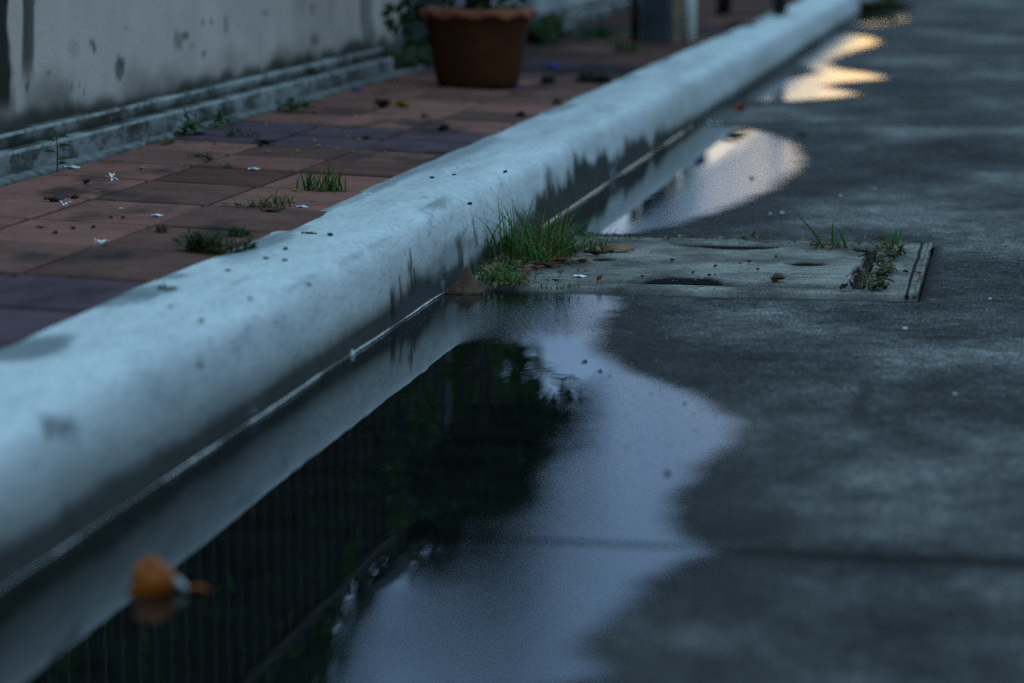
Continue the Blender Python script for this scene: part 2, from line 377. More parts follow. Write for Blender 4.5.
# puddles
names = [('broad foreground puddle along the kerb', .11), ('puddle beyond the drain cover', .12), ('far puddle glowing yellow', .03), ('farthest puddle', .03), ('', .03)]
for i, P in enumerate(PUD):
    x0, y0 = P.min(0) - .03; x1, y1 = P.max(0) + .03; st = .012 if i < 2 else .02
    xs_ = np.arange(max(x0, -.975), x1 + st, st); ys_ = np.arange(y0, y1 + st, st)
    for jt in JOINTS[1:2]:
        if y0 < jt < y1: ys_ = np.array(sorted([y for y in ys_ if abs(y - jt) > .03] + [jt + q for q in np.linspace(-.026, .026, 11)]))
    X, Y = np.meshgrid(xs_, ys_, indexing='ij'); nu, nv = X.shape; X = X.ravel(); Y = Y.ravel()
    d = sdist(P, X, Y) + (.016 if i == 0 else 0); dw = d + (fbm(X * 14, Y * 14, 0, 40 + i) - .5) * .03 * sst(-.95, -.8, X) * (i < 2)
    depth = sst(.01, names[i][1] * 1.0, dw) * .55 + .45 * sst(.06, names[i][1] * 2.2, dw + (fbm(X * 7, Y * 7, 0, 60) - .5) * .1)
    w_ = .10 * (fbm(X * 8, Y * 8, 0, 61) - .5)
    if i == 0:   # deep gutter by the kerb, thin film outside it and towards the cover
        depth = (1 - .8 * sst(-.60, -.47, X + w_)) * sst(.01, .06, dw)
        depth *= 1 - .92 * sst(4.02, 4.35, Y + .25 * (X + .8) + .12 * (fbm(X * 9, Y * 9, 0, 8) - .5)) * sst(-.93, -.84, X)
    if i == 1:
        depth = (1 - .85 * sst(-.815, -.73, X + w_ * .3 - .035 * sst(6.7, 7.3, Y))) * sst(.01, .05, dw)
    if i > 1: depth = depth * .6
    edge = sst(.0, (.05, .075, .09, .09, .10)[i], dw)
    if i == 0: edge = edge * (1 - .75 * np.exp(-((Y - JOINTS[1]) / .010) ** 2) * sst(-.85, -.45, X))
    Z = np.full(len(X), .0035)
    if i == 9: Z -= .0004 * np.exp(-((Y - JOINTS[1]) / .010) ** 2) * sst(-.80, -.5, X)
    o = grid_mesh('puddle', np.stack([X, Y, Z], 1), nu, nv, M['water'], {'depth': np.clip(depth, 0, 1), 'edge': edge}, skip=(d < -.012))
    tag(o, kind='structure')

# kerb: hand-trowelled whitewashed concrete
prof = [(-.942, -.05), (-.942, .0), (-.946, .03), (-.949, .06), (-.952, .088), (-.955, .108), (-.960, .122), (-.968, .132), (-.982, .1385), (-1.005, .1415), (-1.04, .1428), (-1.08, .1425), (-1.12, .1415), (-1.15, .1408), (-1.160, .139), (-1.166, .128), (-1.168, .08)]
prof = np.array(prof); seg = np.r_[0, np.cumsum(np.hypot(*np.diff(prof, axis=0).T))]
tt = np.linspace(0, seg[-1], 46); px_ = np.interp(tt, seg, prof[:, 0]); pz_ = np.interp(tt, seg, prof[:, 1])
ker = np.array([.25, .5, .25])
for _ in range(2):
    px_[1:-1] = np.convolve(px_, ker, 'valid'); pz_[1:-1] = np.convolve(pz_, ker, 'valid')
ky = np.array(axis([(-4, 1.6, .1), (1.6, 9, .012), (9, 20, .04), (20, 60, .5)]) + [60.0])
YY, SS = np.meshgrid(ky, np.arange(46), indexing='ij'); YY = YY.ravel(); SS = SS.ravel()
PX = px_[SS]; PZ = pz_[SS]; SL = tt[SS]
low = sst(0, .12, PZ)
X = PX + (fbm(YY * 2.1, PZ * 4, 0, 5, 3) - .5) * .011 * (.35 + .65 * low) + (fbm(YY * 14, PZ * 20, 0, 15, 2) - .5) * .0016
Z = PZ + ((fbm(YY * 1.7, PX * 5, 0, 6, 3) - .5) * .006 + (fbm(YY * 9, PX * 14, 0, 16, 2) - .5) * .0016) * low
back = sst(-1.13, -1.16, PX)
X += back * (fbm(YY * 6, 0 * YY, 0, 17) - .5) * .012
X[SS == 0] = KF + .004
KV = np.stack([X, YY, Z], 1)
white = np.array([.56, .56, .54]); grey = np.array([.20, .205, .21]); black = np.array([.018, .018, .013]); olive = np.array([.10, .095, .065])
col = np.tile(white, (len(X), 1))
def blend(c, m, to): return c * (1 - m[:, None]) + np.asarray(to) * m[:, None]
# weathered smears
m = sst(.52, .72, fbm(YY * 1.6, SL * 12, 0, 31)) * .5 * sst(.05, .14, SL); col = blend(col, m, [.38, .385, .385])
m = sst(.5, .7, fbm(YY * .9 + 3, SL * 6, 0, 33)) * .6 * (1 - sst(.10, .2, SL)); col = blend(col, m, [.36, .35, .30])
# grey unpainted edge and patches along the back
m = sst(.50, .60, fbm(YY * 2.2, PX * 9, 0, 35) + .12 * sst(-1.10, -1.16, PX) - .10) * sst(-1.06, -1.12, PX) * .7
col = blend(col, m, grey)
def spot(px, py, rx, ry, s=1.0, c=grey, fr=14, am=.5, fn=kt, zl=.112):
    """rx, ry in metres across / along the kerb"""
    global col
    p = fn(px, py); q = np.hypot((KV[:, 0] - p[0]) / rx, (KV[:, 1] - p[1]) / ry)
    q = q + (fbm(YY * fr, PX * fr * 2 + PZ * fr * 2, 0, int(px) % 97) - .5) * am; col = blend(col, s * (1 - sst(.75, 1.05, q)) * sst(zl, zl + .012, PZ), c)
for a in [(35, 347, .045, .10, .85), (22, 352, .05, .09, .8), (118, 300, .05, .08, .75), (148, 293, .038, .075, .8), (170, 277, .03, .04, .7), (268, 240, .030, .14, .75), (300, 228, .02, .05, .5), (372, 190, .024, .30, .55), (395, 180, .02, .2, .5),
          (300, 215, .02, .06, .5), (520, 122, .02, .2, .4), (76, 402, .016, .040, .95, grey, 14, .4, kt, .100), (57, 408, .016, .036, .95, grey, 14, .4, kt, .106), (125, 380, .016, .05, .35), (218, 340, .018, .12, .45), (212, 332, .01, .07, .5), (300, 275, .006, .11, .45), (240, 282, .005, .06, .4), (225, 352, .012, .10, .6), (205, 350, .008, .08, .5), (105, 395, .010, .06, .4), (140, 372, .007, .05, .5), (260, 310, .006, .10, .4), (350, 250, .006, .10, .4), (380, 235, .005, .10, .4), (478, 190, .007, .12, .55), (486, 185, .005, .08, .5)]:
    spot(*a)
# drip under the heart-shaped stain
p = kt(66, 414); drip = (1 - sst(.004, .010, np.abs(YY - (p[1] + .012 + .02 * (KH - PZ) / KH)))) * (X > p[0] - .012); col = blend(col, drip * .62 * (SL < .2), grey)
# dark algae rising from the gutter
env = np.interp(YY, [1, 2.4, 3.0, 3.6, 4.1, 4.45, 4.6, 4.8, 5.2, 5.5, 5.8, 6.2, 6.7, 7.3, 8, 10, 14, 30], [.058, .057, .054, .050, .048, .060, .066, .055, .04, .085, .098, .095, .080, .050, .034, .028, .03, .03])
wild = sst(4.15, 4.4, YY) * (1 - sst(7.2, 7.8, YY)) * .75 + .25
fing = ((fbm(YY * 7, PZ * 9, 0, 41, 5) - .5) * .062 + (fbm(YY * 22, PZ * 30, 0, 42) - .5) * .014) * wild
hgt = env * .82 + fing * (env / .05)
m = (1 - sst(-.013, .016, PZ - hgt)) * (SL < .2); col = blend(col, m * .93, black)
m2 = (1 - sst(.0, .03, PZ - hgt)) * .36 * (SL < .2) * (1 - m); col = blend(col, m2, olive)
nearw = (1 - sst(3.2, 4.2, YY)); m2 = (1 - sst(.0, .085, PZ - hgt + .03 * (fbm(YY * 3, PZ * 12, 0, 46) - .5))) * .62 * nearw * (SL < .2) * (1 - m); col = blend(col, m2, [.10, .10, .08])
# vertical run-off streaks near the drain
for (px, py, hw, z0, z1) in [(415, 270, .012, .045, .085), (418, 262, .008, .05, .10), (395, 300, .02, .02, .06), (480, 250, .010, .05, .09), (464, 268, .03, .03, .075), (404, 285, .006, .03, .08)]:
    p = hit(px, py, (1, 0, 0), KF); w = np.abs(YY - p[1] + .006 * np.sin(PZ * 90)) / hw
    m = (1 - sst(.5, 1.1, w)) * sst(z0 - .012, z0, PZ) * (1 - sst(z1 - .01, z1 + .012, PZ)) * (SL < .2); col = blend(col, m * .85, black)
m = sst(.55, .7, fbm(YY * 4, PZ * 20, 0, 51)) * np.exp(-((YY - 4.75) / .38) ** 2) * sst(.02, .06, PZ) * (SL < .21) * .65; col = blend(col, m, [.12, .12, .11])
kerb = grid_mesh('kerb', KV, len(ky), 46, M['kerb'], {'Col': np.clip(col, 0, 1)}); tag(kerb, kind='structure')
# pale bead along the waterline: sky reflection on the meniscus, painted as colour
def foot_x(y):
    i = np.argmin(np.abs(ky - y)); return float(KV[i * 46:(i + 1) * 46, 0][np.argmin(np.abs(pz_ - .004))])
for (ya, yb, mat, r0) in ((1.4, 4.62, 'line', .0016), (5.55, 8.15, 'line_tan', .0026)):
    mb = MB(); pts = []; rad = []
    for q in np.arange(ya, yb, .022):
        w = float(fbm(q * 9, 1.3, 0, 77)) - .5; pts.append((foot_x(q) + .002 + .006 * w, q, .0055 + .002 * w)); rad.append(r0 * (.75 + .9 * abs(float(fbm(q * 30, 4, 0, 78)) - .3)) * (.25 + .75 * float(sst(.36, .5, fbm(q * 6, 8, 0, 79)))))
    mb.tube(pts, rad, 6)
    if mat == 'line': mb.blob((foot_x(3.93) + .003, 3.93, .006), .0055, 3, 8, .7)
    tag(mb.build('waterline', M[mat], smooth=True), kind='structure')

# pavement: tiles with sunk joints, one mesh, colour per tile
rows = [-.0 + .30 * k - 2.0 for k in range(0, 17)] + [3.08, 3.385, 3.668, 3.985, 4.266, 4.572, 4.895, 5.175, 5.43, 5.665, 5.925, 6.19]
rows = [r for r in rows if r < 2.9 or r >= 3.08] ; y = 6.19
while y < 30: y += .292; rows.append(y)
cols = [-1.10, -1.342, -1.542, -1.742] + [-1.742 - .2 * k for k in range(1, 6)]
mb_v = []; mb_f = []; mb_c = []
def tile(x0, x1, y0, y1, z, c, g=.0048, th=.03):
    b = len(mb_v); k_ = .0028
    rz = random.uniform(-.0016, .0016)
    for (gx, dz) in ((g, -th), (g, -k_), (g + k_, 0)):
        gy = gx + .0060
        for (xx, yy) in ((x0 + gx, y0 + gy), (x1 - gx, y0 + gy), (x1 - gx, y1 - gy), (x0 + gx, y1 - gy)):
            mb_v.append((xx, yy, pvz(xx) + z + dz + rz + random.uniform(-.0006, .0006))); mb_c.append(c)
    for l in (0, 4): mb_f.extend([(b + l + i, b + l + (i + 1) % 4, b + l + 4 + (i + 1) % 4, b + l + 4 + i) for i in range(4)])
    mb_f.append((b + 8, b + 9, b + 10, b + 11))
red = np.array([.215, .084, .062]); red2 = np.array([.29, .130, .098]); brown = np.array([.15, .068, .052]); purp = np.array([.095, .055, .064]); dark = np.array([.055, .045, .042])
for i in range(len(rows) - 1):
    y0, y1 = rows[i], rows[i + 1]; ym = (y0 + y1) / 2
    for j in range(len(cols) - 1):
        x1, x0 = cols[j], cols[j + 1]
        isp = (3.08 < ym < 3.668) or (5.665 < ym < 6.19) or (8.2 < ym < 8.8) or (10.8 < ym < 11.4)
        base = purp if isp else red * random.uniform(.65, 1.2) + (red2 - red) * random.random() * .6
        if not isp and random.random() < .2: base = brown * random.uniform(.8, 1.2)
        if 5.6 > ym > 4.9 and random.random() < .35: base = base * .7
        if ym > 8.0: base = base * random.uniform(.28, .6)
        if j >= 3 and ym < 8.3: continue
        n = 3 if ym < 8 else 1
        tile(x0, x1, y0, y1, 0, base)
V = np.array(mb_v); C_ = np.array(mb_c)
me = D.meshes.new('pavement'); me.from_pydata(mb_v, [], mb_f); me.materials.append(M['tiles'])
at = me.attributes.new('Col', 'FLOAT_COLOR', 'POINT'); at.data.foreach_set('color', np.c_[C_, np.ones(len(C_))].astype(np.float32).ravel())
pav = D.objects.new('pavement', me); COL.objects.link(pav); tag(pav, kind='structure')
# soot-dark stains across tiles live in the tile material as irregular patches (object space)
mat = M['tiles']; nt = mat.node_tree
kk = N.__new__(N); kk.m = mat; kk.t = nt; kk.p = [n for n in nt.nodes if n.type == 'BSDF_PRINCIPLED'][0]; kk.co = [n for n in nt.nodes if n.type == 'TEX_COORD'][0].outputs['Object']
src = kk.p.inputs['Base Color'].links[0].from_socket
kk.set('Base Color', kk.mix(kk.ramp(kk.noise(2.3, 4, .6, (2.2, 1.0, 1)), (.55, 0.0), (.66, .78)), src, (.028, .024, .022)))
# bedding sand/soil under and between the tiles, rising to the plinth as a cement strip
xs_ = np.array([-1.10] + list(np.arange(-1.16, -2.02, -.02)) + [-2.8]); ys_ = np.array(axis([(-2, 3, .2), (3, 9, .03), (9, 30, .2)]) + [30.0])
X, Y = np.meshgrid(xs_[::-1], ys_, indexing='ij'); nu, nv = X.shape; X = X.ravel(); Y = Y.ravel()
strip = (1 - sst(-1.752, -1.742, X + (fbm(Y * 6, X * 6, 0, 90) - .5) * .03))
Z = KH + SLOPE * (KB - .008 - X) - .009 + .003 * (fbm(X * 40, Y * 40, 0, 91) - .5) + .012 * strip
k = N('joint_soil'); c = k.ramp(k.noise(22, 5), (.35, (.006, .005, .004)), (.62, (.014, .012, .010)), (.72, (.09, .085, .075)))
c = k.mix(k.attr('strip', True), c, k.ramp(k.noise(30, 5), (.3, (.09, .085, .075)), (.7, (.26, .255, .24)))); k.set('Base Color', c); k.set('Roughness', .95); k.set('Specular IOR Level', .03)
k.set('Normal', k.bump(k.noise(120, 4), .6, .004)); M['joint'] = k.m
tag(grid_mesh('pavement_bed', np.stack([X, Y, Z], 1), nu, nv, M['joint'], {'strip': strip * (Y < 8.3)}), kind='structure')

# ------------------------------------------------------------------ garden wall, plinth, fence
def wall_obj(name, label, Y0, Y1, Xw, top, plinth_x, seed, fancy):
    t = thing(name, label, 'wall', (Xw, (Y0 + Y1) / 2, .14)); L = t.location.copy()
    ys_ = np.array(axis([(Y0, max(Y0, min(Y1, 4.2)), .08), (max(Y0, 4.2), Y1, .008 if fancy else .04)]) + [Y1])
    zs = np.arange(.10, top + .001, .008 if fancy else .03); zs[-1] = top
    Yg, Zg = np.meshgrid(ys_, zs, indexing='ij'); nu, nv = Yg.shape; Yg = Yg.ravel(); Zg = Zg.ravel()
    Xg = Xw + (fbm(Yg * 3, Zg * 3, 0, seed) - .5) * .008
    c = np.tile(np.array([.54, .44, .365]), (len(Yg), 1))
    c = blend(c, .35 * sst(.45, .7, fbm(Yg * 1.3, Zg * 2.5, 0, seed + 1)), [.38, .32, .28])
    if fancy:
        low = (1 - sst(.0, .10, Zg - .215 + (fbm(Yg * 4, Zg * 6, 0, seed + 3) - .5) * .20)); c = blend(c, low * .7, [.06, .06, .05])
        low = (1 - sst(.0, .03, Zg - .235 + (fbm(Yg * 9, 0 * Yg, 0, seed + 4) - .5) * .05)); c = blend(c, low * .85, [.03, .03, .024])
        for (px, wpx, y0, y1, s, cc) in [(5, 9, -60, 124, .96, (.018, .014, .010)), (29, 6, -40, 82, .85, (.05, .04, .03)), (28, 3, 80, 110, .4, (.07, .06, .05)), (300, 7, -50, 18, .25, (.12, .12, .12)), (330, 4, -40, 25, .2, (.12, .12, .12)), (367, 7, -60, 52, .6, (.05, .05, .047)), (395, 12, -60, 55, .35, (.09, .09, .085)), (430, 26, -60, 55, .45, (.10, .095, .09))]:
            a = wx(px, max(y0, 0), Xw); b = wx(px, y1, Xw); w = abs(wx(px + wpx, y1, Xw)[1] - b[1])
            yc = b[1] + (fbm(Zg * 9, 0 * Zg, 0, int(px)) - .5) * w * 1.2
            zt = b[2]; m = (1 - sst(.55, 1.15, np.abs(Yg - yc) / w + (fbm(Yg * 30, Zg * 8, 0, int(px) + 2) - .5) * .9)) * sst(zt - .02, zt + .05, Zg)
            c = blend(c, m * s, cc)
        for (px, py, rx, rz, s) in [(120, 71, 7, 17, .8), (121, 62, 6, 8, .6), (73, 46, 8, 12, .25), (92, 43, 5, 5, .6), (94, 48, 3, 6, .7), (175, 40, 3, 12, .5), (179, 40, 3, 12, .5), (185, 35, 4, 5, .75), (203, 54, 4, 6, .6), (203, 23, 3, 5, .5), (211, 22, 3, 4, .45), (226, 26, 3, 12, .5), (266, 12, 5, 5, .4), (314, 39, 7, 9, .5), (312, 8, 5, 8, .4), (48, 73, 4, 6, .6), (27, 85, 3, 5, .6), (79, 86, 2, 5, .6), (71, 87, 2, 4, .5), (84, 92, 2, 4, .4), (125, 28, 3, 4, .3), (192, 46, 4, 4, .35), (34, 3, 3, 5, .6), (315, 41, 5, 5, .4)]:
            p = wx(px, py, Xw); sy = abs(wx(px + rx, py, Xw)[1] - p[1]); sz = abs(wx(px, py + rz, Xw)[2] - p[2]) 
            q = np.hypot((Yg - p[1]) / max(sy, .004), (Zg - p[2]) / sz * 1.0) + (fbm(Yg * 18, Zg * 30, 0, px) - .5) * .9
            c = blend(c, s * (1 - sst(.62, .86, q)), [.10, .092, .085])
    grid_mesh('plaster_face', np.stack([Xg - L.x, Yg - L.y, Zg - L.z], 1), nu, nv, M['wall'], {'Col': c}, t)
    mb = MB(); mb.box(Xw - .14, Xw - .006, Y0, Y1, .0, top - .012); b = mb.build('core', M['wallp'], t, loc=(-L.x, -L.y, -L.z))
    mb = MB(); mb.box(Xw - .17, Xw + .03, Y0, Y1, top - .01, top + .03); mb.build('coping', M['wallp'], t, bevel=.006, loc=(-L.x, -L.y, -L.z))
    Yp = min(Y1, 7.98) if fancy else Y1
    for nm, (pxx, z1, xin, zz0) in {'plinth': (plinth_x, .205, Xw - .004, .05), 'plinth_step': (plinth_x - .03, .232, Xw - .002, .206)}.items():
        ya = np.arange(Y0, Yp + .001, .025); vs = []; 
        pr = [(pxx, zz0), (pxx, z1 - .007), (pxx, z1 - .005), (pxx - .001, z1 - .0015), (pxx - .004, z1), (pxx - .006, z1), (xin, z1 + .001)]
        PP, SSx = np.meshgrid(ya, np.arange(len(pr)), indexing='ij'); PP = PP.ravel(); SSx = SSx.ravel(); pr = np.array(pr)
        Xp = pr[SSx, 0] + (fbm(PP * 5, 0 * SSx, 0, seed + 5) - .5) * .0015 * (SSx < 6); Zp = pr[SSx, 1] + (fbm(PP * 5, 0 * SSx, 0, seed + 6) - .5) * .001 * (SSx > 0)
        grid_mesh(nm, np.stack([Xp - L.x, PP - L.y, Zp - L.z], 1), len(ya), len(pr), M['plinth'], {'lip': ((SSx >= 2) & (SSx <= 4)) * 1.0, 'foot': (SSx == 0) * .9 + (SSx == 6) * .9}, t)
    return t
M['wallp'] = plain('wall_paint', (.30, .295, .285), .85, .25, 8, .3, .006)
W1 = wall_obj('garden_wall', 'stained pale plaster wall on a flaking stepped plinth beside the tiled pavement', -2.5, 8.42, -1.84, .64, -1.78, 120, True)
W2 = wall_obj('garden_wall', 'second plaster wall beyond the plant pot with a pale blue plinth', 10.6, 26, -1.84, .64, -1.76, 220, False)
# mossy lump closing the end of the first plinth
mb = MB()
for q in range(9): mb.blob((-1.80 + random.uniform(-.02, .03), 8.02 + q * .05, .17 + random.uniform(0, .03)), random.uniform(.03, .045), q, 8, .5, .7)
tag(mb.build('moss_mound', M['moss'], smooth=True), 'dark moss mound at the far end of the flaking plinth behind the pot', 'moss')

def fence(label, Y0, Y1, X, z0, z1):
    t = thing('metal_fence', label, 'fence', (X, (Y0 + Y1) / 2, z0)); L = t.location
    for z in (z0 + .09, z1 - .06):
        mb = MB(); mb.box(X - .018, X + .018, Y0, Y1, z - .014, z + .014); mb.build('rail', M['picket'], t, loc=(-L.x, -L.y, -L.z))
    me = None; y = Y0 + .06; c = 0
    while y < Y1 and c < 100:
        if me is None:
            mb = MB(); mb.box(-.008, .008, -.008, .008, z0, z1); o = mb.build('picket', M['picket'], t); me = o.data
        else:
            o = D.objects.new('picket', me); COL.objects.link(o); o.parent = t
        o.location = (X - L.x + .002, y - L.y, -L.z); y += .118; c += 1
    return t
fence('faded red metal picket fence standing on the stained plaster wall', 1.2, 8.40, -1.90, .672, 1.36)

# gate and its pillar
t = thing('gate_pillar', 'grey gate pillar with a mossy foot just right of the terracotta pot', 'pillar', (-1.86, 10.05, .155))
mb = MB(); mb.box(-.19, .19, -.28, .5, -.05, .48); mb.build('shaft', M['wallp'], t, bevel=.01)
mb = MB(); mb.box(-.22, .22, -.31, .53, .48, .52); mb.build('cap', M['wallp'], t, bevel=.01)
mb = MB(); mb.box(-.205, .205, -.296, .515, -.04, .11); mb.build('foot', M['plinth'], t, bevel=.01)
mb = MB()
for q in range(14): mb.blob((random.uniform(.12, .26), random.uniform(-.33, -.29), random.uniform(-.01, .07)), random.uniform(.025, .05), q, 8, .5, .8)
mb.build('moss', M['moss'], t, smooth=True)
t = thing('metal_gate', 'dark metal gate closing the opening behind the terracotta pot', 'gate', (-2.0, 9.1, .17))
mb = MB(); mb.box(-.02, .02, -.66, -.60, 0, 1.4); mb.box(-.02, .02, .60, .66, 0, 1.4); mb.box(-.02, .02, -.60, .60, .02, .08); mb.box(-.02, .02, -.60, .60, 1.33, 1.39); mb.build('gate_frame', M['gate'], t)
mb = MB(); mb.box(-.008, .008, -.598, .598, .082, .7); mb.build('gate_panel', M['gate'], t)
for q in range(8):
    mb = MB(); y = -.53 + q * .15; mb.box(-.01, .01, y - .01, y + .01, .7, 1.329); mb.build('gate_bar', M['gate'], t)

# ------------------------------------------------------------------ flower pot and shrub
P0 = np.array([-1.462, 7.60]); pz = pvz(P0[0])
t = thing('flower_pot', 'terracotta plant pot with a wavy rim standing on the tiles', 'plant pot', (P0[0], P0[1], pz + .001))
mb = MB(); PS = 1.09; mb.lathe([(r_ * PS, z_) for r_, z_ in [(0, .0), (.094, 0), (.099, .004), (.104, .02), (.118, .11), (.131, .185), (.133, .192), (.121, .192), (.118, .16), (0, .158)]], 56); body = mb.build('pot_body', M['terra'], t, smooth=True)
def wave(i, a, r, z):
    w = math.cos(a * 11) * (1 if i in (1, 2, 3) else .3); return r + .005 * w, z + .0070 * w * (1 if i in (1, 2) else .1)
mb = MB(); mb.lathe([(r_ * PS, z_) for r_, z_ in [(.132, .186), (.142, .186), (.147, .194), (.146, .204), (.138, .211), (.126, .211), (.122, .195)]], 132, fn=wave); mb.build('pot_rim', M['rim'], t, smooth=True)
mb = MB(); mb.lathe([(.0, .172), (.06, .176), (.129, .17)], 24); mb.build('soil', M['earth'], t, smooth=True)
t = thing('potted_shrub', 'dark leafy shrub growing out of the terracotta pot', 'shrub', (P0[0], P0[1], pz + .17))
stm = MB(); lv = MB(); ends = []
for q in range(15):
    a = rng.uniform(0, 2 * PI); r = rng.uniform(.06, .28); h = rng.uniform(.6, .95)
    p = [(.03 * math.cos(a), .03 * math.sin(a), 0)]
    for s_ in (.35, .7, 1): p.append((r * s_ ** 1.5 * math.cos(a), r * s_ ** 1.5 * math.sin(a), h * s_))
    stm.tube(p, [.009, .007, .005, .003], 6); ends.append(p)
def rdir():
    v = rng.normal(size=3); return v / np.linalg.norm(v)
cl = [(np.array(e[-1]) + rdir() * .03, rng.uniform(.08, .15)) for e in ends] + [(np.array(e[2]) + rdir() * .05, rng.uniform(.06, .11)) for e in ends if np.array(e[2])[2] > .5] + [(np.array([.29, .0, .50]), .075), (np.array([.22, .05, .58]), .10), (np.array([.12, -.05, .64]), .12), (np.array([.31, .0, .46]), .06), (np.array([.27, .06, .43]), .07), (np.array([.2, -.04, .46]), .09), (np.array([.12, .03, .5]), .1), (np.array([.16, 0, .56]), .1), (np.array([.02, 0, .6]), .13), (np.array([.02, 0, .75]), .13), (np.array([.1, 0, .74]), .1), (np.array([-.1, .1, .75]), .15), (np.array([-.25, 0, .6]), .14)]
for c_, r_ in cl:
    for _ in range(130):
        d_ = rdir(); p_ = c_ + d_ * r_ * rng.uniform(.3, 1.05) * np.array([1, 1, .8]); dd = d_ + rdir() * .8 + np.array([0, 0, -.2]); lv.leaf(p_, dd, (0, 0, 1) if abs(dd[2]) < 1.2 else (1, 0, 0), rng.uniform(.03, .055), rng.uniform(.016, .026))
# two low sprays hanging over the rim on the left
for (ax, ay, az, n) in ((-.175, -.03, .05, 26), (-.165, -.03, -.02, 16), (-.205, -.02, .02, 14), (-.15, -.08, .055, 12)):
    stm.tube([(-.06, -.01, .01), (-.12, -.015, .07), (ax, ay, az)], [.004, .003, .002], 5)
    for _ in range(n):
        d_ = rdir(); lv.leaf(np.array([ax, ay, az]) + d_ * .028, d_ + np.array([0, 0, -.4]), (0, 1, .3), rng.uniform(.025, .04), rng.uniform(.014, .022))
for (ax, ay) in ((-.03, -.09), (.05, -.085), (.09, -.05)):
    for _ in range(14):
        d_ = rdir(); lv.leaf(np.array([ax, ay, .075]) + d_ * .03, d_, (0, 1, .3), .035, .018)
stm.build('stem', M['stem'], t, smooth=True); lv.build('foliage', M['shrub'], t)

# ------------------------------------------------------------------ trees behind the fence
def tree(name, label, x, y, z0, hc, rad, n, L, seed, group):
    r_ = np.random.default_rng(seed); t = thing(name, label, 'tree', (x, y, z0), group=group)
    mb = MB(); mb.tube([(0, 0, -.1), (.03, .02, hc * .35), (-.02, .05, hc * .7), (.05, 0, hc)], [.07, .055, .04, .02], 10)
    br = []
    for q in range(11):
        a = r_.uniform(0, 2 * PI); h0 = hc * r_.uniform(.25, .85); e = np.array([math.cos(a) * rad[0] * r_.uniform(.4, .85), math.sin(a) * rad[1] * r_.uniform(.4, .85), h0 + rad[2] * r_.uniform(.0, .6)])
        mb.tube([(0, .02, h0), tuple(e * np.array([.45, .45, 1]) + np.array([0, 0, -(e[2] - h0) * .35])), tuple(e)], [.03, .02, .008], 6); br.append(e)
    mb.build('trunk', M['bark'], t, smooth=True)
    mb = MB(); cs = [(e, r_.uniform(.28, .5)) for e in br]
    for q in range(44):
        v = r_.normal(size=3); v /= np.abs(v).max() ** .45 * np.linalg.norm(v) ** .55; cs.append((np.array([0, 0, hc]) + v * np.array(rad) * r_.uniform(.3, .86), r_.uniform(.22, .42) * min(1, rad[2] / .6)))
    for q in range(n):
        c_, r0 = cs[r_.integers(len(cs))]; v = r_.normal(size=3); v /= np.linalg.norm(v)
        p = c_ + v * r0 * r_.uniform(.2, 1.0) * np.array([1, 1, .8]); w = r_.normal(size=3) + np.array([0, 0, -.5])
        mb.leaf(p, w, (0, 0, 1) if abs(w[2]) < abs(w[0]) + abs(w[1]) else (1, .2, 0), L * r_.uniform(.7, 1.3), L * .5)
    mb.build('crown', M['crown'], t)
TR = [(-2.75, 5.2, 1.3, (.85, 1.05, 1.15)), (-2.8, 6.9, 1.3, (.9, 1.1, 1.15)), (-2.85, 8.7, 1.25, (.9, 1.1, 1.15)), (-2.95, 10.5, 1.25, (.95, 1.05, .95)), (-3.0, 12.4, 1.62, (.95, .9, .38)), (-3.9, 9.4, 1.4, (1.0, 1.4, 1.2)), (-3.9, 12.8, 1.5, (1.0, 1.3, 1.1)), (-3.6, 6.2, 1.6, (.9, 1.3, 1.2))]
TL = ['dark bushy garden tree nearest the camera behind the picket fence', 'dark bushy garden tree second along behind the picket fence', 'dark bushy garden tree behind the gate side of the fence', 'dark bushy garden tree behind the gate pillar', 'low spreading garden tree behind the start of the second wall', 'taller dark garden tree back behind the gate', 'taller dark garden tree back behind the second wall', 'taller dark garden tree back behind the stained wall']
for q, (x, y, hc, rad) in enumerate(TR): tree('garden_tree', TL[q], x, y, .1, hc, rad, 17000, .14, 300 + q, 'garden trees behind the fence')
# far tree line closing the street
mb = MB()
for q in range(5200):
    a = rng.uniform(-90, 90); h = 2.0 + 2.6 * float(fbm(a * .06 + 20, 3, 0, 5)) ; p = (a, 150 + rng.uniform(-6, 6), rng.uniform(0, 1) ** .8 * h)
    w = rng.normal(size=3); mb.leaf(p, w, (0, 0, 1) if abs(w[2]) < 1 else (1, 0, 0), rng.uniform(.8, 1.5), .7)
tag(mb.build('distant_treeline', M['crown']), 'distant dark line of trees across the end of the street', 'trees', kind='stuff')

# ------------------------------------------------------------------ things beyond the pot
def stand(name, label, cat, px, py, h, w, mat, square, lean=0):
    p = pv(px, py); t = MB(); z = p[2] - .003
    if square: t.box(-w / 2, w / 2, -w / 2, w / 2, 0, h)
    else: t.tube([(0, 0, 0), (lean * .5, 0, h * .5), (lean, 0, h)], w / 2, 20)
    o = t.build(name, mat, bevel=.004 if square else 0, smooth=not square, loc=(p[0], p[1], z)); return tag(o, label, cat)
stand('wooden_post', 'thin brown wooden post left of the dark stone pillar', 'post', 635, 41, .46, .034, M['wood'], False)
stand('stone_pillar', 'short dark slate pillar between the wooden post and the pipe', 'pillar', 656, 42, .47, .098, M['slate'], True)
stand('wooden_stake', 'slim tan wooden stake between the slate pillar and white pipe', 'stake', 675.5, 42.5, .44, .026, M['tan_wood'], True)
stand('drain_pipe', 'upright white pipe rising beside the kerb beyond the pot', 'pipe', 689, 42.5, .42, .048, M['pvc'], False, .004)
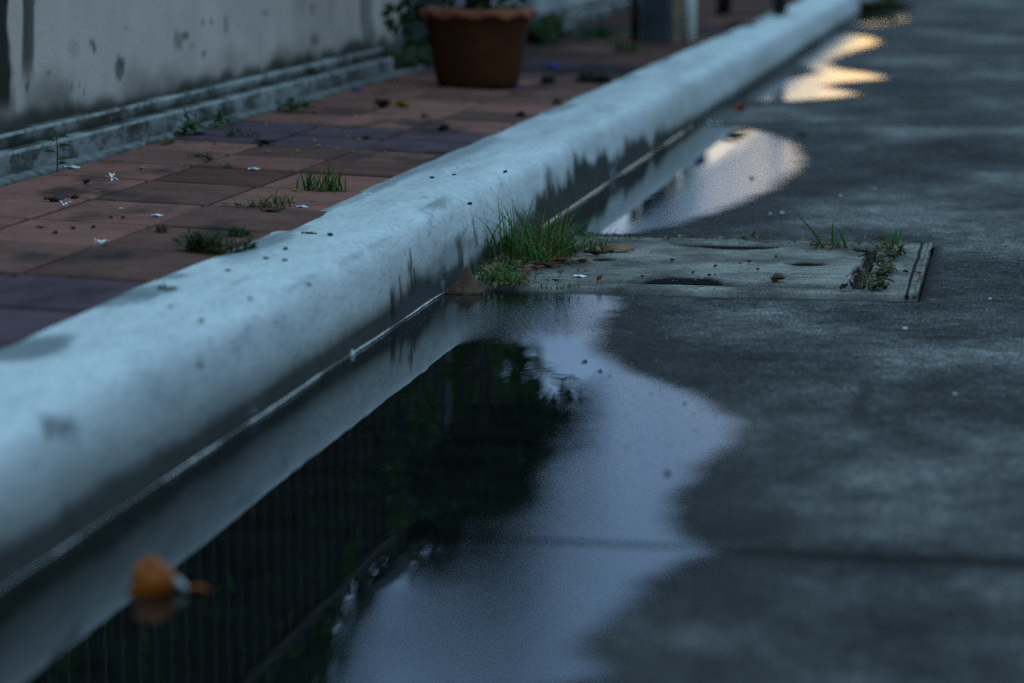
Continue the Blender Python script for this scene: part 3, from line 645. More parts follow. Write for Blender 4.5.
# stool: four dark legs
p = pv(749, 16.5); t = thing('garden_stool', 'low dark stool whose legs stand near the far kerb', 'stool', (p[0], p[1], p[2]))
for sx in (-1, 1):
    for sy in (0, 1):
        mb = MB(); mb.tube([(sx * .128, sy * .27, -.004), (sx * .115, sy * .25 + .01, .25)], [.019, .022], 10); mb.build('leg', M['iron'], t, smooth=True)
mb = MB(); mb.box(-.15, .15, -.03, .31, .251, .275); mb.build('seat', M['iron'], t, bevel=.01)
mb = MB(); mb.box(-.112, .112, .262, .278, .12, .14); mb.build('stretcher', M['iron'], t)
# blue tub on the second wall
p = np.array([-1.86, 16.1, .671]); t = thing('plastic_tub', 'dark blue plastic tub sitting on top of the second wall', 'tub', p)
mb = MB(); mb.lathe([(0, 0), (.075, 0), (.08, .005), (.098, .21), (.09, .21), (.07, .012), (0, .011)], 32); mb.build('tub_body', M['tub'], t, smooth=True)
mb = MB(); mb.lathe([(.097, .202), (.108, .202), (.11, .212), (.1, .216), (.09, .211)], 32); mb.build('tub_rim', M['tub'], t, smooth=True)

# ------------------------------------------------------------------ drain cover
t = thing('drain_cover', 'cracked concrete drain cover with weedy gaps set in the road against the kerb', 'drain cover', (-.55, 5.03, 0)); L = t.location
def slabmesh(name, outline, z1, z0, mat, holes=(), fill=False, step=.008, seed=0, parent=None, tilt=0):
    """flat slab cut on a fine grid: outline/holes are signed-distance functions of x,y"""
    x0, x1, y0, y1 = outline[:4]
    xs_ = np.linspace(x0, x1, int((x1 - x0) / step) + 1); ys_ = np.linspace(y0, y1, int((y1 - y0) / step) + 1)
    X, Y = np.meshgrid(xs_, ys_, indexing='ij'); nu, nv = X.shape; X = X.ravel(); Y = Y.ravel()
    d = np.minimum(np.minimum(X - x0, x1 - X), np.minimum(Y - y0, y1 - Y))
    for hf in holes: d = np.minimum(d, hf(X, Y))
    d = d + (fbm(X * 22, Y * 22, 0, seed) - .5) * .006
    Z = z1 - (z1 - z0) * (1 - sst(-.002, .004, d)) + (fbm(X * 10, Y * 10, 0, seed + 1) - .5) * .0022 + tilt * (Y - y0)
    if fill:
        e_ = np.minimum(np.minimum(X - x0, x1 - X), np.minimum(Y - y0, y1 - Y)); Z = np.where(e_ > .006, np.maximum(Z, z1 - .004), Z)
    else: Z = np.where(d < -.004, z0, Z)
    return grid_mesh(name, np.stack([X - L.x, Y - L.y, Z - L.z], 1), nu, nv, mat, {'dirt': 1 - sst(.0, .005, d)}, parent)
rect = lambda a, b, c_, d_: (lambda X, Y: -np.minimum(np.minimum(X - a, b - X), np.minimum(Y - c_, d_ - Y)))
ell = lambda cx, cy, rx, ry: (lambda X, Y: (np.hypot((X - cx) / rx, (Y - cy) / ry) - 1) * min(rx, ry))
# frame: four borders round the lid
slabmesh('frame', (CX0 + .002, CX1 - .002, CY0 + .002, CY1 - .002), .009, -.045, M['cover'], [rect(-.90, -.262, 4.731, 5.318)], False, .007, 400, t)
fr_in = (-.888, -.274, 4.745, 5.305)
slabmesh('lid', fr_in, .011, -.04, M['cover'], [ell(-.585, 4.745, .040, .070), ell(-.545, 4.745, .048, .075), ell(-.52, 5.305, .085, .09), ell(-.60, 5.31, .05, .06), ell(-.46, 5.31, .05, .04), ell(-.745, 5.03, .028, .030), ell(-.375, 5.03, .034, .030), ell(-.275, 5.28, .03, .06), ell(-.272, 4.95, .012, .09)], True, .006, 410, t)
mb = MB(); mb.box(CX0 + .004, CX1 - .004, CY0 + .004, CY1 - .004, -.10, -.046); mb.box(-.899, -.263, 4.7312, 5.3178, -.02, .001); mb.build('pit_floor', M['earth'], t, loc=(-L.x, -L.y, -L.z))
# mortar bead down the right side of the frame
mb = MB(); pts = []; rad = []
for q in np.linspace(4.66, 5.40, 40): pts.append((-.168 + .006 * (float(fbm(q * 14, 2, 0, 55)) - .5), q, .0085)); rad.append(.002 + .003 * float(fbm(q * 30, 7, 0, 56)))
mb.tube(pts, rad, 6); mb.build('mortar_bead', M['cover'], t, smooth=True, loc=(-L.x, -L.y, -L.z))
mb = MB(); mb.tube([(-.182 + .004 * (float(fbm(q * 11, 9, 0, 57)) - .5), q, .0068) for q in np.linspace(4.66, 5.40, 30)], .004, 5); mb.build('mortar_gap', M['earth'], t, loc=(-L.x, -L.y, -L.z))

# ------------------------------------------------------------------ plants at ground level
def tuft(name, label, cat, spots, n, h, w, mats, fn, lean=(.15, .8), group=None, spread=.02, litter=0):
    P = [fn(*s) for s in spots]; c = np.mean(P, 0); o = thing(name, label, cat, c, group=group) if False else None
    mb = MB()
    for q in range(n):
        p = P[q % len(P)] - c + np.array([rng.normal() * spread, rng.normal() * spread, -.002])
        hh = h * rng.uniform(.35, 1.05); mb.blade(p, rng.uniform(0, 2 * PI), hh, rng.uniform(*lean), w * rng.uniform(.7, 1.2), 5, 1.7, 1 if (len(mats) > 1 and rng.random() < .22) else 0)
    if name == 'crack_weed': mb.tube([P[k_] - c for k_ in (0, 1, 2, 3, 4, 5, 6, 7)], .0022, 5, mi=1)
    for q in range(litter):
        p = P[q % len(P)] - c + np.array([rng.normal() * spread * 1.3, rng.normal() * spread * 1.3, .004]); d_ = rdir(); d_[2] *= .3
        mb.leaf(p, d_, (0, 0, 1), .018, .009, len(mats) - 1)
    return tag(mb.build(name, mats, loc=c), label, cat, group)
GR = [M['grass'], M['grass_dry']]
kz = lambda px, py: gz(px, py, .013)
tuft('grass_tuft', 'tall green grass tuft against the kerb at the drain cover back corner', 'grass', [(508, 256), (518, 258), (528, 261), (538, 263), (548, 261), (558, 258), (544, 255), (528, 254)], 215, .128, .0036, GR, kz, (.2, 1.7), spread=.021, litter=90)
tuft('grass_tuft', 'sprawling thin grass between the tall tuft and the curled leaf', 'grass', [(562, 255), (575, 252), (590, 250), (600, 249)], 70, .065, .0032, GR, kz, (.7, 1.5), spread=.012, litter=26)
tuft('grass_tuft', 'short mossy grass clump beside the big brown leaf on the cover', 'grass', [(488, 283), (496, 280), (505, 283), (514, 284), (522, 282), (500, 274), (508, 271), (492, 272)], 230, .036, .0024, GR, kz, (.3, 1.7), spread=.015, litter=80)
tuft('grass_tuft', 'sparse grass sprig at the front lip of the drain cover', 'grass', [(560, 289), (566, 288), (573, 287), (545, 288)], 26, .018, .0022, [M['grass']], kz, (.4, 1.4), spread=.008)
tuft('grass_tuft', 'low grass tuft beside long blades at the back edge of the cover', 'grass', [(822, 247), (828, 247), (834, 247), (842, 247)], 30, .040, .0028, GR, kz, (.2, 1.3), spread=.010, litter=14)
o = MB()
for (a, b_, c_) in ((823, 794, 210), (832, 833, 219), (846, 838, 226)):
    p = kz(a, 247); q = hit(b_, c_, (0, 1, 0), p[1]); h = q[2] - p[2]; dx = q[0] - p[0]; o.tube([(p[0] + dx * t_ ** 1.25, p[1], p[2] - .003 + h * t_ * (1.12 - .12 * t_)) for t_ in np.linspace(0, 1, 8)], [.0026 * (1 - t_) ** .6 + .0002 for t_ in np.linspace(0, 1, 8)], 6)
tag(o.build('long_grass', M['grass']), 'three long single grass blades rising behind the drain cover', 'grass')
tuft('grass_tuft', 'grass sprout at the top of the weedy crack in the cover', 'grass', [(890, 247), (895, 245), (900, 246), (892, 249)], 30, .048, .0028, GR, kz, (.1, .9), spread=.010, litter=10)
tuft('crack_weed', 'dark green weeds filling the crack down the right of the cover', 'weed', [(897, 252), (892, 258), (889, 264), (886, 270), (882, 276), (878, 282), (874, 287), (872, 289), (884, 273), (894, 255)], 130, .014, .0036, [M['weed'], M['weed_olive']], kz, (.4, 1.6), spread=.0065, litter=90)
tuft('weed_sprig', 'thin weed sprigs on the cover left of the weedy crack', 'weed', [(866, 282), (868, 280), (865, 285)], 22, .03, .0022, [M['weed'], M['grass_dry']], kz, (.1, .6), spread=.006, litter=4)
tuft('grass_tuft', 'green grass tuft sprouting from the tiles beside the kerb', 'grass', [(318, 191), (325, 191), (330, 190), (338, 191), (310, 190)], 58, .060, .0042, GR, pv, (.2, 1.1), spread=.012, litter=16)
tuft('dry_weed', 'withered wiry weed lying on the tiles left of the grass tuft', 'weed', [(250, 208), (260, 209), (268, 208), (277, 207), (284, 204)], 60, .038, .003, [M['weed_olive'], M['grass_dry']], pv, (.6, 1.6), spread=.014, litter=14)
tuft('weed_sprout', 'small upright sprig on the tiles near the white scrap', 'weed', [(209, 160), (212, 161)], 10, .028, .003, [M['weed'], M['weed_olive']], pv, (.1, .7), spread=.004, litter=6)
tuft('weed_sprout', 'tiny sprig among fallen blossoms on the dark tiles', 'weed', [(196, 158), (199, 157)], 8, .02, .003, [M['weed_olive'], M['weed']], pv, (.3, 1), spread=.004, litter=4)
tuft('grass_tuft', 'few thin green shoots in the tile joint before the tuft', 'grass', [(224, 168), (228, 168)], 14, .022, .0026, [M['grass']], pv, (.1, .6), spread=.004)
tuft('dry_weed', 'flattened dry weed on the tiles below the plinth', 'weed', [(150, 143), (158, 145), (166, 144), (172, 143)], 44, .022, .003, [M['weed_olive'], M['grass_dry']], pv, (.9, 1.8), spread=.014, litter=10)
tuft('weed_sprout', 'tiny green sprout on the tiles under the pot', 'weed', [(423, 117)], 8, .026, .003, [M['weed']], pv, (.1, .6), spread=.004, litter=4)
def leafy(name, label, spots, r, n, L, mat, fn, h=.02, flat=.6):
    P = [fn(*s) for s in spots]; c = np.mean(P, 0); mb = MB()
    mb.tube([p_ - c + np.array([0, 0, .001]) for p_ in P], .0015, 5)
    for q in range(n):
        k0 = rng.integers(max(1, len(P) - 1)); u_ = rng.random(); p = P[k0] * (1 - u_) + P[min(k0 + 1, len(P) - 1)] * u_ - c; v = rdir(); v[2] = abs(v[2]); pp = p + v * np.array([r, r, h]) * rng.uniform(.2, 1); d_ = v + rdir() * .6
        mb.leaf(pp, d_, (0, 0, 1) if abs(d_[2]) < 1 else (1, 0, 0), L * rng.uniform(.7, 1.2), L * .55)
    return tag(mb.build(name, mat, loc=c), label, 'weed')
leafy('leafy_weed', 'dark green leafy weed at the foot of the plinth left of its neighbour', [(180, 135), (190, 135), (198, 134)], .024, 60, .020, M['weed'], pv, .045)
leafy('leafy_weed', 'second leafy weed at the plinth foot nearer the pot', [(214, 128), (221, 127), (226, 126)], .022, 46, .018, M['weed'], pv, .04)
leafy('leafy_weed', 'low green weed patch at the plinth by the purple tiles', [(286, 113), (295, 112), (304, 112)], .035, 56, .02, M['weed'], pv, .03)
leafy('creeping_weed', 'thin line of green weeds in the joint above the orange tiles', [(222, 138), (232, 137), (240, 137), (248, 137), (256, 138)], .014, 40, .012, M['weed'], pv, .012)
leafy('moss_clump', 'large dark moss clump on the tiles against the kerb', [(186, 250), (193, 252), (200, 253), (208, 253), (214, 254), (220, 256)], .020, 330, .011, M['weed_olive'], pv, .028)
leafy('moss_clump', 'small flat green moss patch on the tile edge by the kerb', [(233, 236), (240, 236), (248, 236)], .016, 110, .008, M['weed'], pv, .010)
leafy('moss_clump', 'tiny moss dot in the tile joint left of the large clump', [(160, 232), (163, 232)], .009, 40, .008, M['weed_olive'], pv, .008)
leafy('weed_sprig', 'small dark sprigs standing on the kerb beside the moss clump', [(230, 253), (238, 251), (246, 249), (251, 247)], .008, 90, .010, M['weed_olive'], kt, .022)
leafy('weed_sprig', 'tiny green weed on the kerb patch near the purple tiles', [(163, 291), (168, 291)], .010, 26, .008, M['weed'], kt, .006)
leafy('leafy_weed', 'green weed patch on the far tiles before the slate pillar', [(612, 53), (622, 53), (632, 53), (640, 54)], .05, 60, .025, M['weed'], pv, .03)
leafy('leafy_weed', 'low mossy weeds on the far tiles left of the wooden post', [(590, 38), (600, 37), (612, 37), (570, 38)], .08, 130, .03, M['weed'], pv, .03)
leafy('leafy_weed', 'mossy weeds at the gate pillar foot beyond the pot', [(524, 43), (534, 44), (544, 43), (556, 36)], .05, 120, .035, M['weed_olive'], pv, .06)
leafy('leaf_heap', 'dark heap of weeds and leaves in the far gutter by the last puddle', [(858, 14), (868, 14), (880, 13), (890, 12), (900, 12)], .10, 420, .05, M['weed_olive'], gz, .07)
# seedling
p = pv(57, 172); mb = MB(); mb.tube([(0, 0, 0), (.002, 0, .04), (.0, 0, .075)], [.0016, .0013, .0008], 5); t = thing('seedling', 'single upright green seedling growing by the stained wall at left', 'seedling', p)
mb.build('stem', M['stem'], t); mb = MB()
for (z, sx, L_) in ((.035, -1, .026), (.022, 1, .026), (.045, 1, .030), (.056, -1, .028), (.062, 1, .024), (.072, -1, .018), (.013, 1, .02)):
    mb.leaf((0, 0, z), (sx, .25 * sx, .18), (0, -.5, 1), L_, .011)
mb.build('foliage', M['weed'], t)

# ------------------------------------------------------------------ fallen leaves, flowers, crumbs
def dead_leaf(label, px, py, L_, W_, az, curl, mat, fn, name='fallen_leaf', tilt=0., lift=.0, bend=.5, group=None, roll=0):
    p = fn(px, py); nu, nv = 15, 9; vs = []
    for i in range(nu):
        u = i / (nu - 1); wv = math.sin(PI * u ** .75) ** .95
        for j in range(nv):
            s_ = (j / (nv - 1) - .5) * 2; y = s_ * W_ / 2 * wv; x = (u - .5) * L_
            z = curl * W_ * abs(s_) ** 1.6 * wv + bend * L_ * (u - .5) ** 2 * 1.2 + .04 * L_ * math.sin(u * 9 + s_ * 2.5) + .05 * W_ * math.cos(s_ * 6 + u * 4) + .16 * W_ * (float(vnoise(u * 3.2 + px * .37, s_ * 1.6 + py * .21, 1.5, 9)) - .5)
            vs.append((x, y, z))
    zm = min(v[2] for v in vs); vs = [(x, y, z - zm) for x, y, z in vs]; zmx = 0
    fs = [(i * nv + j, (i + 1) * nv + j, (i + 1) * nv + j + 1, i * nv + j + 1) for i in range(nu - 1) for j in range(nv - 1)]
    mb = MB(); mb.add(vs, fs); o = mb.build(name, mat, smooth=True, loc=(p[0], p[1], p[2] + lift)); o.rotation_euler = (roll, tilt, az)
    so = o.modifiers.new('thick', 'SOLIDIFY'); so.thickness = .0006
    bpy.context.view_layer.update(); lo = min((o.matrix_basis @ Vector(v)).z for v in vs); o.location.z += p[2] + lift - lo
    return tag(o, label, 'leaf', group)
LF = [[(-.040, -.013, .003), (-.024, -.022, .001), (-.004, -.024, .004), (.018, -.020, .001), (.034, -.012, .007)],
      [(-.034, -.006, .008), (-.020, -.008, .013), (-.003, -.010, .015), (.016, -.010, .012), (.033, -.005, .013)],
      [(-.026, .002, .014), (-.013, .002, .025), (.000, .000, .026), (.014, -.002, .022), (.030, .002, .018)],
      [(-.016, .009, .020), (-.007, .010, .035), (.003, .006, .042), (.012, .008, .024), (.026, .009, .020)],
      [(-.010, .013, .022), (-.003, .014, .040), (.004, .015, .049), (.009, .016, .026), (.022, .014, .018)]]
mb = MB(); mb.add([q_ for r_ in LF for q_ in r_], [(i_ * 5 + j_, i_ * 5 + j_ + 1, i_ * 5 + j_ + 6, i_ * 5 + j_ + 5) for i_ in range(4) for j_ in range(4)])
p = gz(466, 295); o = mb.build('fallen_leaf', M['leaf_brown'], smooth=True, loc=(p[0], p[1] + .004, .002)); o.rotation_euler = (0, 0, .1)
m_ = o.modifiers.new('round', 'SUBSURF'); m_.levels = 2; m_.render_levels = 2; m_ = o.modifiers.new('thick', 'SOLIDIFY'); m_.thickness = .0007
tag(o, 'big folded brown dead leaf propped at the kerb foot by the cover corner', 'leaf')
dead_leaf('curled tan dead leaf arched on the back edge of the cover', 618, 251, .060, .030, .1, -.35, M['leaf_tan'], kz, bend=-.55)
dead_leaf('dark dead leaf standing on edge against the kerb behind the grass', 507, 255, .042, .026, 1.2, .4, M['leaf_brown'], kz, tilt=-1.2)
dead_leaf('rusty dead leaf lying flat right of the tall grass tuft', 562, 262, .045, .02, .2, .2, M['leaf_rust'], kz, bend=.1)
dead_leaf('brown dead leaf half under the tall grass tuft', 548, 267, .05, .022, -.3, .2, M['leaf_brown'], kz, bend=.1)
dead_leaf('tan dead leaf between the tall tuft and the curled leaf', 583, 262, .045, .022, .5, .2, M['leaf_tan'], kz, bend=.1)
dead_leaf('dark dead leaf tucked behind the curled tan leaf', 597, 255, .045, .02, 0, .2, M['leaf_dark'], kz, bend=.2)
dead_leaf('red petal on the cover below the tall grass', 536, 269, .022, .012, .4, .3, M['leaf_red'], kz, name='fallen_petal')
dead_leaf('second small red petal on the cover beside the first', 527, 273, .018, .010, -.5, .3, M['leaf_red'], kz, name='fallen_petal')
dead_leaf('small orange leaf chip standing on the cover', 601, 281, .014, .011, .4, .5, M['leaf_rust'], kz, tilt=-.9)
dead_leaf('tiny brown leaf chip on the cover near the front lip', 556, 281, .014, .008, 0, .3, M['leaf_brown'], kz)
dead_leaf('pale cream petal stuck on the cover left of the orange chip', 580, 277, .022, .012, 0, .1, M['white'], kz, name='fallen_petal', bend=.05)
dead_leaf('dark twin leaf scrap at the front of the weedy crack', 845, 289, .020, .011, .8, .4, M['leaf_dark'], kz, tilt=-.5)
dead_leaf('second dark leaf scrap leaning by the weedy crack', 851, 287, .020, .010, 2.2, .4, M['leaf_dark'], kz, tilt=-.6)
dead_leaf('rust leaf scrap caught in the weedy crack', 889, 270, .022, .012, .3, .3, M['leaf_rust'], kz)
dead_leaf('small black leaf crumb right of the weedy crack', 906, 272, .010, .009, .3, .4, M['leaf_dark'], kz)
dead_leaf('thin orange petal right of the black crumb', 919, 273, .014, .006, .1, .3, M['leaf_rust'], kz, name='fallen_petal')
dead_leaf('cream and brown chip behind the drain cover', 804, 247, .013, .010, .1, .5, M['leaf_tan'], gz, tilt=-.5)
dead_leaf('rusty brown leaf lying on the road below the far puddle', 743, 111, .050, .036, .6, .5, M['leaf_rust'], gz, tilt=-.35)
dead_leaf('dark brown scrap on the road past the middle puddle', 803, 136, .032, .02, .1, .3, M['leaf_brown'], gz)
dead_leaf('white petal at the far end of the middle puddle', 709, 124, .022, .014, .1, .3, M['white'], gz, name='fallen_petal')
dead_leaf('second white petal at the far end of the middle puddle, to its right', 718, 124, .022, .014, .5, .3, M['white'], gz, name='fallen_petal')
dead_leaf('dark scrap floating in the middle puddle', 752, 178, .014, .01, .5, .3, M['leaf_dark'], lambda a, b_: gz(a, b_, .004))
dead_leaf('curled yellow-brown leaf on the tiles in front of the pot', 403, 107, .055, .022, .3, .5, M['yellow'], pv, bend=.5)
dead_leaf('crumpled dark leaf on the tiles left of the curled yellow leaf', 383, 108, .05, .035, .9, .5, M['leaf_dark'], pv)
dead_leaf('long brown green leaf on the tiles near the white flower', 54, 202, .034, .014, .2, .4, M['weed_olive'], pv)
dead_leaf('brown leaf scrap beside the white flower at left', 76, 199, .014, .012, .2, .5, M['leaf_brown'], pv, tilt=-.4)
dead_leaf('orange brown scrap on the left tiles', 41, 228, .014, .008, .2, .4, M['leaf_tan'], pv)
dead_leaf('brown leaf bit on the tile by the fallen white blossom', 88, 184, .016, .012, 1.0, .5, M['leaf_dark'], pv, tilt=-.5)
dead_leaf('olive leaf on the tile edge just behind the kerb', 272, 213, .04, .012, .2, .3, M['weed_olive'], pv)
dead_leaf('brown leaf stub beside the grass tuft on the tiles', 388, 137, .02, .013, .2, .5, M['leaf_dark'], pv) if False else None
dead_leaf('wide dead leaf flat on the far tiles by the stool', 740, 27, .12, .07, .2, .15, M['leaf_dark'], pv, bend=.05)
dead_leaf('dark leaf in the joint between orange and purple tiles', 265, 144, .045, .02, .1, .3, M['leaf_dark'], pv)
dead_leaf('brown stem scrap lying on the kerb top near the grass', 309, 234, .03, .006, -.4, .2, M['leaf_dark'], kt, name='twig', bend=.05)
# white blossoms
def blossom(label, px, py, s, fn, az, tilt):
    p = fn(px, py); t = thing('white_flower', label, 'flower', (p[0], p[1], p[2] + .002), az)
    mb = MB(); mb.tube([(0, 0, 0), (-s * .5, 0, s * .25), (-s * .9, 0, s * .7)], [.0012, .001, .0015], 5); mb.build('flower_tube', M['white'], t)
    for q in range(5):
        a = q * 2 * PI / 5 + .3; mb = MB(); mb.leaf((0, 0, s * .12), (math.cos(a), math.sin(a) * .9, .35 + tilt * math.cos(a)), (0, 0, 1), s, s * .42); mb.build('petal', M['white'], t)
blossom('fallen white flower standing on end on the left tiles', 112, 180, .013, pv, 2.2, .9)
blossom('fallen white flower beside the long brown leaf', 67, 207, .012, pv, .4, .4)
blossom('fallen white flower on the tile joint nearest the kerb', 102, 246, .014, pv, 1.0, .1)
for lab, px, py, s in [('white petal flake on the tiles near the seedling', 72, 169, .03), ('white petal scrap beside the small sprig on dark tiles', 254, 170, .022), ('white petal scrap at the kerb edge below the dry weed', 302, 208, .02), ('pale flake pressed on the tile left of the moss clump', 157, 216.5, .02), ('white paint flake under the grass tuft at the kerb', 369, 195, .018), ('tiny pale flake in the middle of the left tiles', 121, 208.5, .007)]:
    dead_leaf(lab, px, py, s, s * .5, .2, .25, M['white'], pv, name='white_petal', bend=.15)
for lab, px, py, s, m_ in [('blue plastic scrap on the tiles at the wall end', 357, 92, .03, 'blue'), ('blue plastic scrap beyond the pot', 552, 68, .05, 'blue'), ('blue and yellow wrapper scrap at the pot foot', 517, 87, .032, 'blue')]:
    tag(dead_leaf(lab, px, py, s, s * .5, .2, .3, M[m_], pv, name='plastic_scrap'), cat='litter')
# yellow blossoms on the purple band
proto = MB(); proto.blob((0, 0, .0028), .0055, 3, 8, .6, .55); pm = None
YB = [(206.5, 143), (229, 150.6), (268, 152), (297, 151.6), (314, 141), (318, 146.7), (266, 125), (300, 122), (319, 127.7), (294, 191), (142, 169), (181, 165), (317, 146), (329, 147.5), (337, 149), (297, 151), (385, 152.6), (421, 155), (320, 128), (358, 140), (335, 137), (347, 137.5), (314, 141), (353, 152), (427, 128)]
for q, (a, b_) in enumerate(YB):
    p = pv(a, b_)
    if pm is None: o = proto.build('yellow_blossom', M['yellow'], smooth=True); pm = o.data
    else: o = D.objects.new('yellow_blossom', pm); COL.objects.link(o)
    o.location = p; o.rotation_euler = (0, 0, q * 1.7); s_ = random.uniform(.4, .95); o.scale = (s_ * 1.3, s_, s_ * .8)
    tag(o, 'tiny fallen yellow brown blossom on the tiles around the purple band', 'blossom', 'fallen yellow blossoms on the tiles')
# dark crumbs
def crumbs(group, label, pts, r, mat, fn, name):
    me_ = None
    for q, (a, b_) in enumerate(pts):
        p = fn(a, b_)
        if me_ is None:
            mb = MB(); mb.blob((0, 0, r * .55), r, 5, 9, .95, .6); o = mb.build(name, mat, smooth=True); me_ = o.data
        else: o = D.objects.new(name, me_); COL.objects.link(o)
        s_ = random.uniform(.7, 1.3); o.scale = (s_ * 1.15, s_, s_); o.rotation_euler = (0, 0, q * 2.1); o.location = p
        tag(o, label, 'crumb', group if len(pts) > 1 else None)
crumbs('brown crumbs on the kerb', 'small reddish brown crumb lying on the white kerb', [(170, 308), (201.5, 322), (266, 260), (285, 250), (285, 262), (309, 286), (200, 367), (228, 272), (250, 300)], .0033, M['leaf_brown'], kt, 'crumb')
crumbs('black crumbs on the kerb', 'small black crumb on the kerb top beyond the grass on the tiles', [(457, 169), (454, 176), (432, 179), (505, 173), (470, 205), (330, 236)], .0033, M['leaf_dark'], kt, 'crumb')
crumbs('dark crumbs on the tiles', 'small dark crumb on the left paving tiles', [(55, 233.6), (111, 218), (123, 218.5), (31, 165), (215, 145), (73, 229), (93, 228), (117, 256), (141, 169.5)], .0033, M['leaf_dark'], pv, 'crumb')
crumbs('', 'black clod of dirt on the tiles at the kerb edge right of the pot', [(520, 117)], .013, M['earth'], pv, 'dirt_clod')
crumbs('', 'small dark clod on the tile edge past the first clod', [(557, 103.5)], .010, M['leaf_brown'], pv, 'dirt_clod')
crumbs('', 'dark clod on the purple tile near the kerb', [(443, 131)], .010, M['earth'], pv, 'dirt_clod')
crumbs('', 'dark yellow clod in the middle of the purple band', [(366, 139)], .010, M['weed_olive'], pv, 'dirt_clod')
crumbs('clods by the far kerb edge', 'dark dirt clod in the row at the kerb edge beyond the pot', [(580, 83), (588, 83), (596, 82), (602, 84), (549, 84)], .018, M['earth'], pv, 'dirt_clod')
crumbs('', 'round dark seed pod resting on the drain cover', [(777, 281)], .0085, M['leaf_brown'], kz, 'seed_pod')
crumbs('specks on the cover', 'tiny dark speck of grit on the drain cover', [(715, 267), (740, 264), (749, 262.5), (709, 276), (715, 275), (672, 261), (776, 257), (758, 270), (642, 277), (693, 273)], .0028, M['leaf_dark'], kz, 'grit')
crumbs('specks in the puddle', 'small dark speck floating in the foreground puddle', [(600, 372), (583, 363), (667, 474), (585, 362), (685, 404)], .0026, M['leaf_dark'], lambda a, b_: gz(a, b_, .003), 'grit')
crumbs('grit on the road', 'pale grain of grit on the dry road right of the puddles', [(770, 215), (880, 120), (875, 190), (840, 197), (905, 330), (955, 395), (990, 300), (782, 214)], .0035, M['line'], gz, 'grit')
mb = MB()
for q in range(420):
    if q < 250: x_ = -.93 + abs(rng.normal()) * .075; y_ = rng.uniform(4.74, 5.36)
    elif q < 330: x_ = -.268 + rng.normal() * .012 + .03 * rng.random(); y_ = rng.uniform(4.76, 5.40)
    else: x_ = rng.uniform(-.92, -.28); y_ = 5.36 + rng.normal() * .012
    d_ = rdir(); d_[2] *= .25; mb.leaf((x_, y_, .0125 + .006 * rng.random()), d_, (0, 0, 1), rng.uniform(.005, .022), rng.uniform(.003, .010), rng.integers(4))
tag(mb.build('leaf_litter', [M['leaf_dark'], M['leaf_brown'], M['weed_olive'], M['leaf_tan']]), 'crumbled dead leaf litter caught round the grass and gaps of the drain cover', 'leaf litter', kind='stuff')
ICO = np.array([(0, 0, 1), (.9, 0, .25), (.28, .86, .2), (-.72, .53, .3), (-.75, -.5, .2), (.3, -.85, .28), (0, 0, -.6)], float)
IFA = [(0, 1, 2), (0, 2, 3), (0, 3, 4), (0, 4, 5), (0, 5, 1), (6, 2, 1), (6, 3, 2), (6, 4, 3), (6, 5, 4), (6, 1, 5)]
def grains(name, label, n, xr, yr, r0, r1, mats, z0, keep, kind='stuff'):
    x = rng.uniform(*xr, n); y = yr[0] + (yr[1] - yr[0]) * rng.random(n) ** 1.15; m = keep(x, y); x = x[m]; y = y[m]; n = len(x)
    r = r0 + (r1 - r0) * rng.random(n) ** 3; a = rng.uniform(0, 2 * PI, n); V = ICO[None] * (1 + .35 * (rng.random((n, 7, 3)) - .5))
    ca, sa = np.cos(a)[:, None], np.sin(a)[:, None]
    P = np.stack([V[..., 0] * ca - V[..., 1] * sa, V[..., 0] * sa + V[..., 1] * ca, V[..., 2] * (.45 + .5 * rng.random((n, 1)))], -1) * r[:, None, None] * np.array([1, 1.25, 1])
    P += np.stack([x, y, z0 + r * .12], -1)[:, None]
    Fc = (np.array(IFA)[None] + (np.arange(n) * 7)[:, None, None]).reshape(-1, 3)
    me = D.meshes.new(name); me.from_pydata(P.reshape(-1, 3).tolist(), [], Fc.tolist())
    for q in mats: me.materials.append(q)
    me.polygons.foreach_set('material_index', np.repeat(rng.integers(0, len(mats), n), 10).astype(np.int32)); me.update()
    o = D.objects.new(name, me); COL.objects.link(o); return tag(o, label, 'grit', kind=kind)
notcov = lambda x, y: ~((x > CX0 - .005) & (x < CX1 + .005) & (y > CY0 - .005) & (y < CY1 + .005))
def dryroad(x, y):
    d = np.full(x.shape, -9.0)
    for p_ in PUD[:2]: d = np.maximum(d, sdist(p_, x, y))
    return notcov(x, y) & ((d < .01) | ((x > -.66) & (rng.random(x.shape) < .35)))
grains('road_grit', 'loose grit and worn aggregate over the concrete road', 15000, (-.93, 1.0), (2.5, 9.5), .0008, .0030, [M['leaf_dark'], M['grit'], M['grit2'], M['grit2']], .0, dryroad)
def film(x, y):
    d = sdist(PUD[0], x, y); return (d > .0) & ((y > 4.05 + .2 * rng.random(x.shape)) | (x > -.58 + .1 * rng.random(x.shape)))
grains('wet_grit', 'dark wet aggregate poking through the thin rim of the foreground puddle', 2600, (-.93, -.35), (3.2, 4.65), .0009, .0024, [M['wetgrit']], .0028, film)
inc = lambda x, y: (x > -.88) & (x < -.19) & (y > 4.665) & (y < 5.395) & ~((x > -.90) & (x < -.262) & ((np.abs(y - 4.738) < .012) | (np.abs(y - 5.31) < .012)))
grains('cover_grit', 'sand grains lying on the drain cover', 1500, (-.9, -.17), (4.66, 5.4), .0007, .0024, [M['leaf_dark'], M['grit'], M['grit2']], .0098, inc)
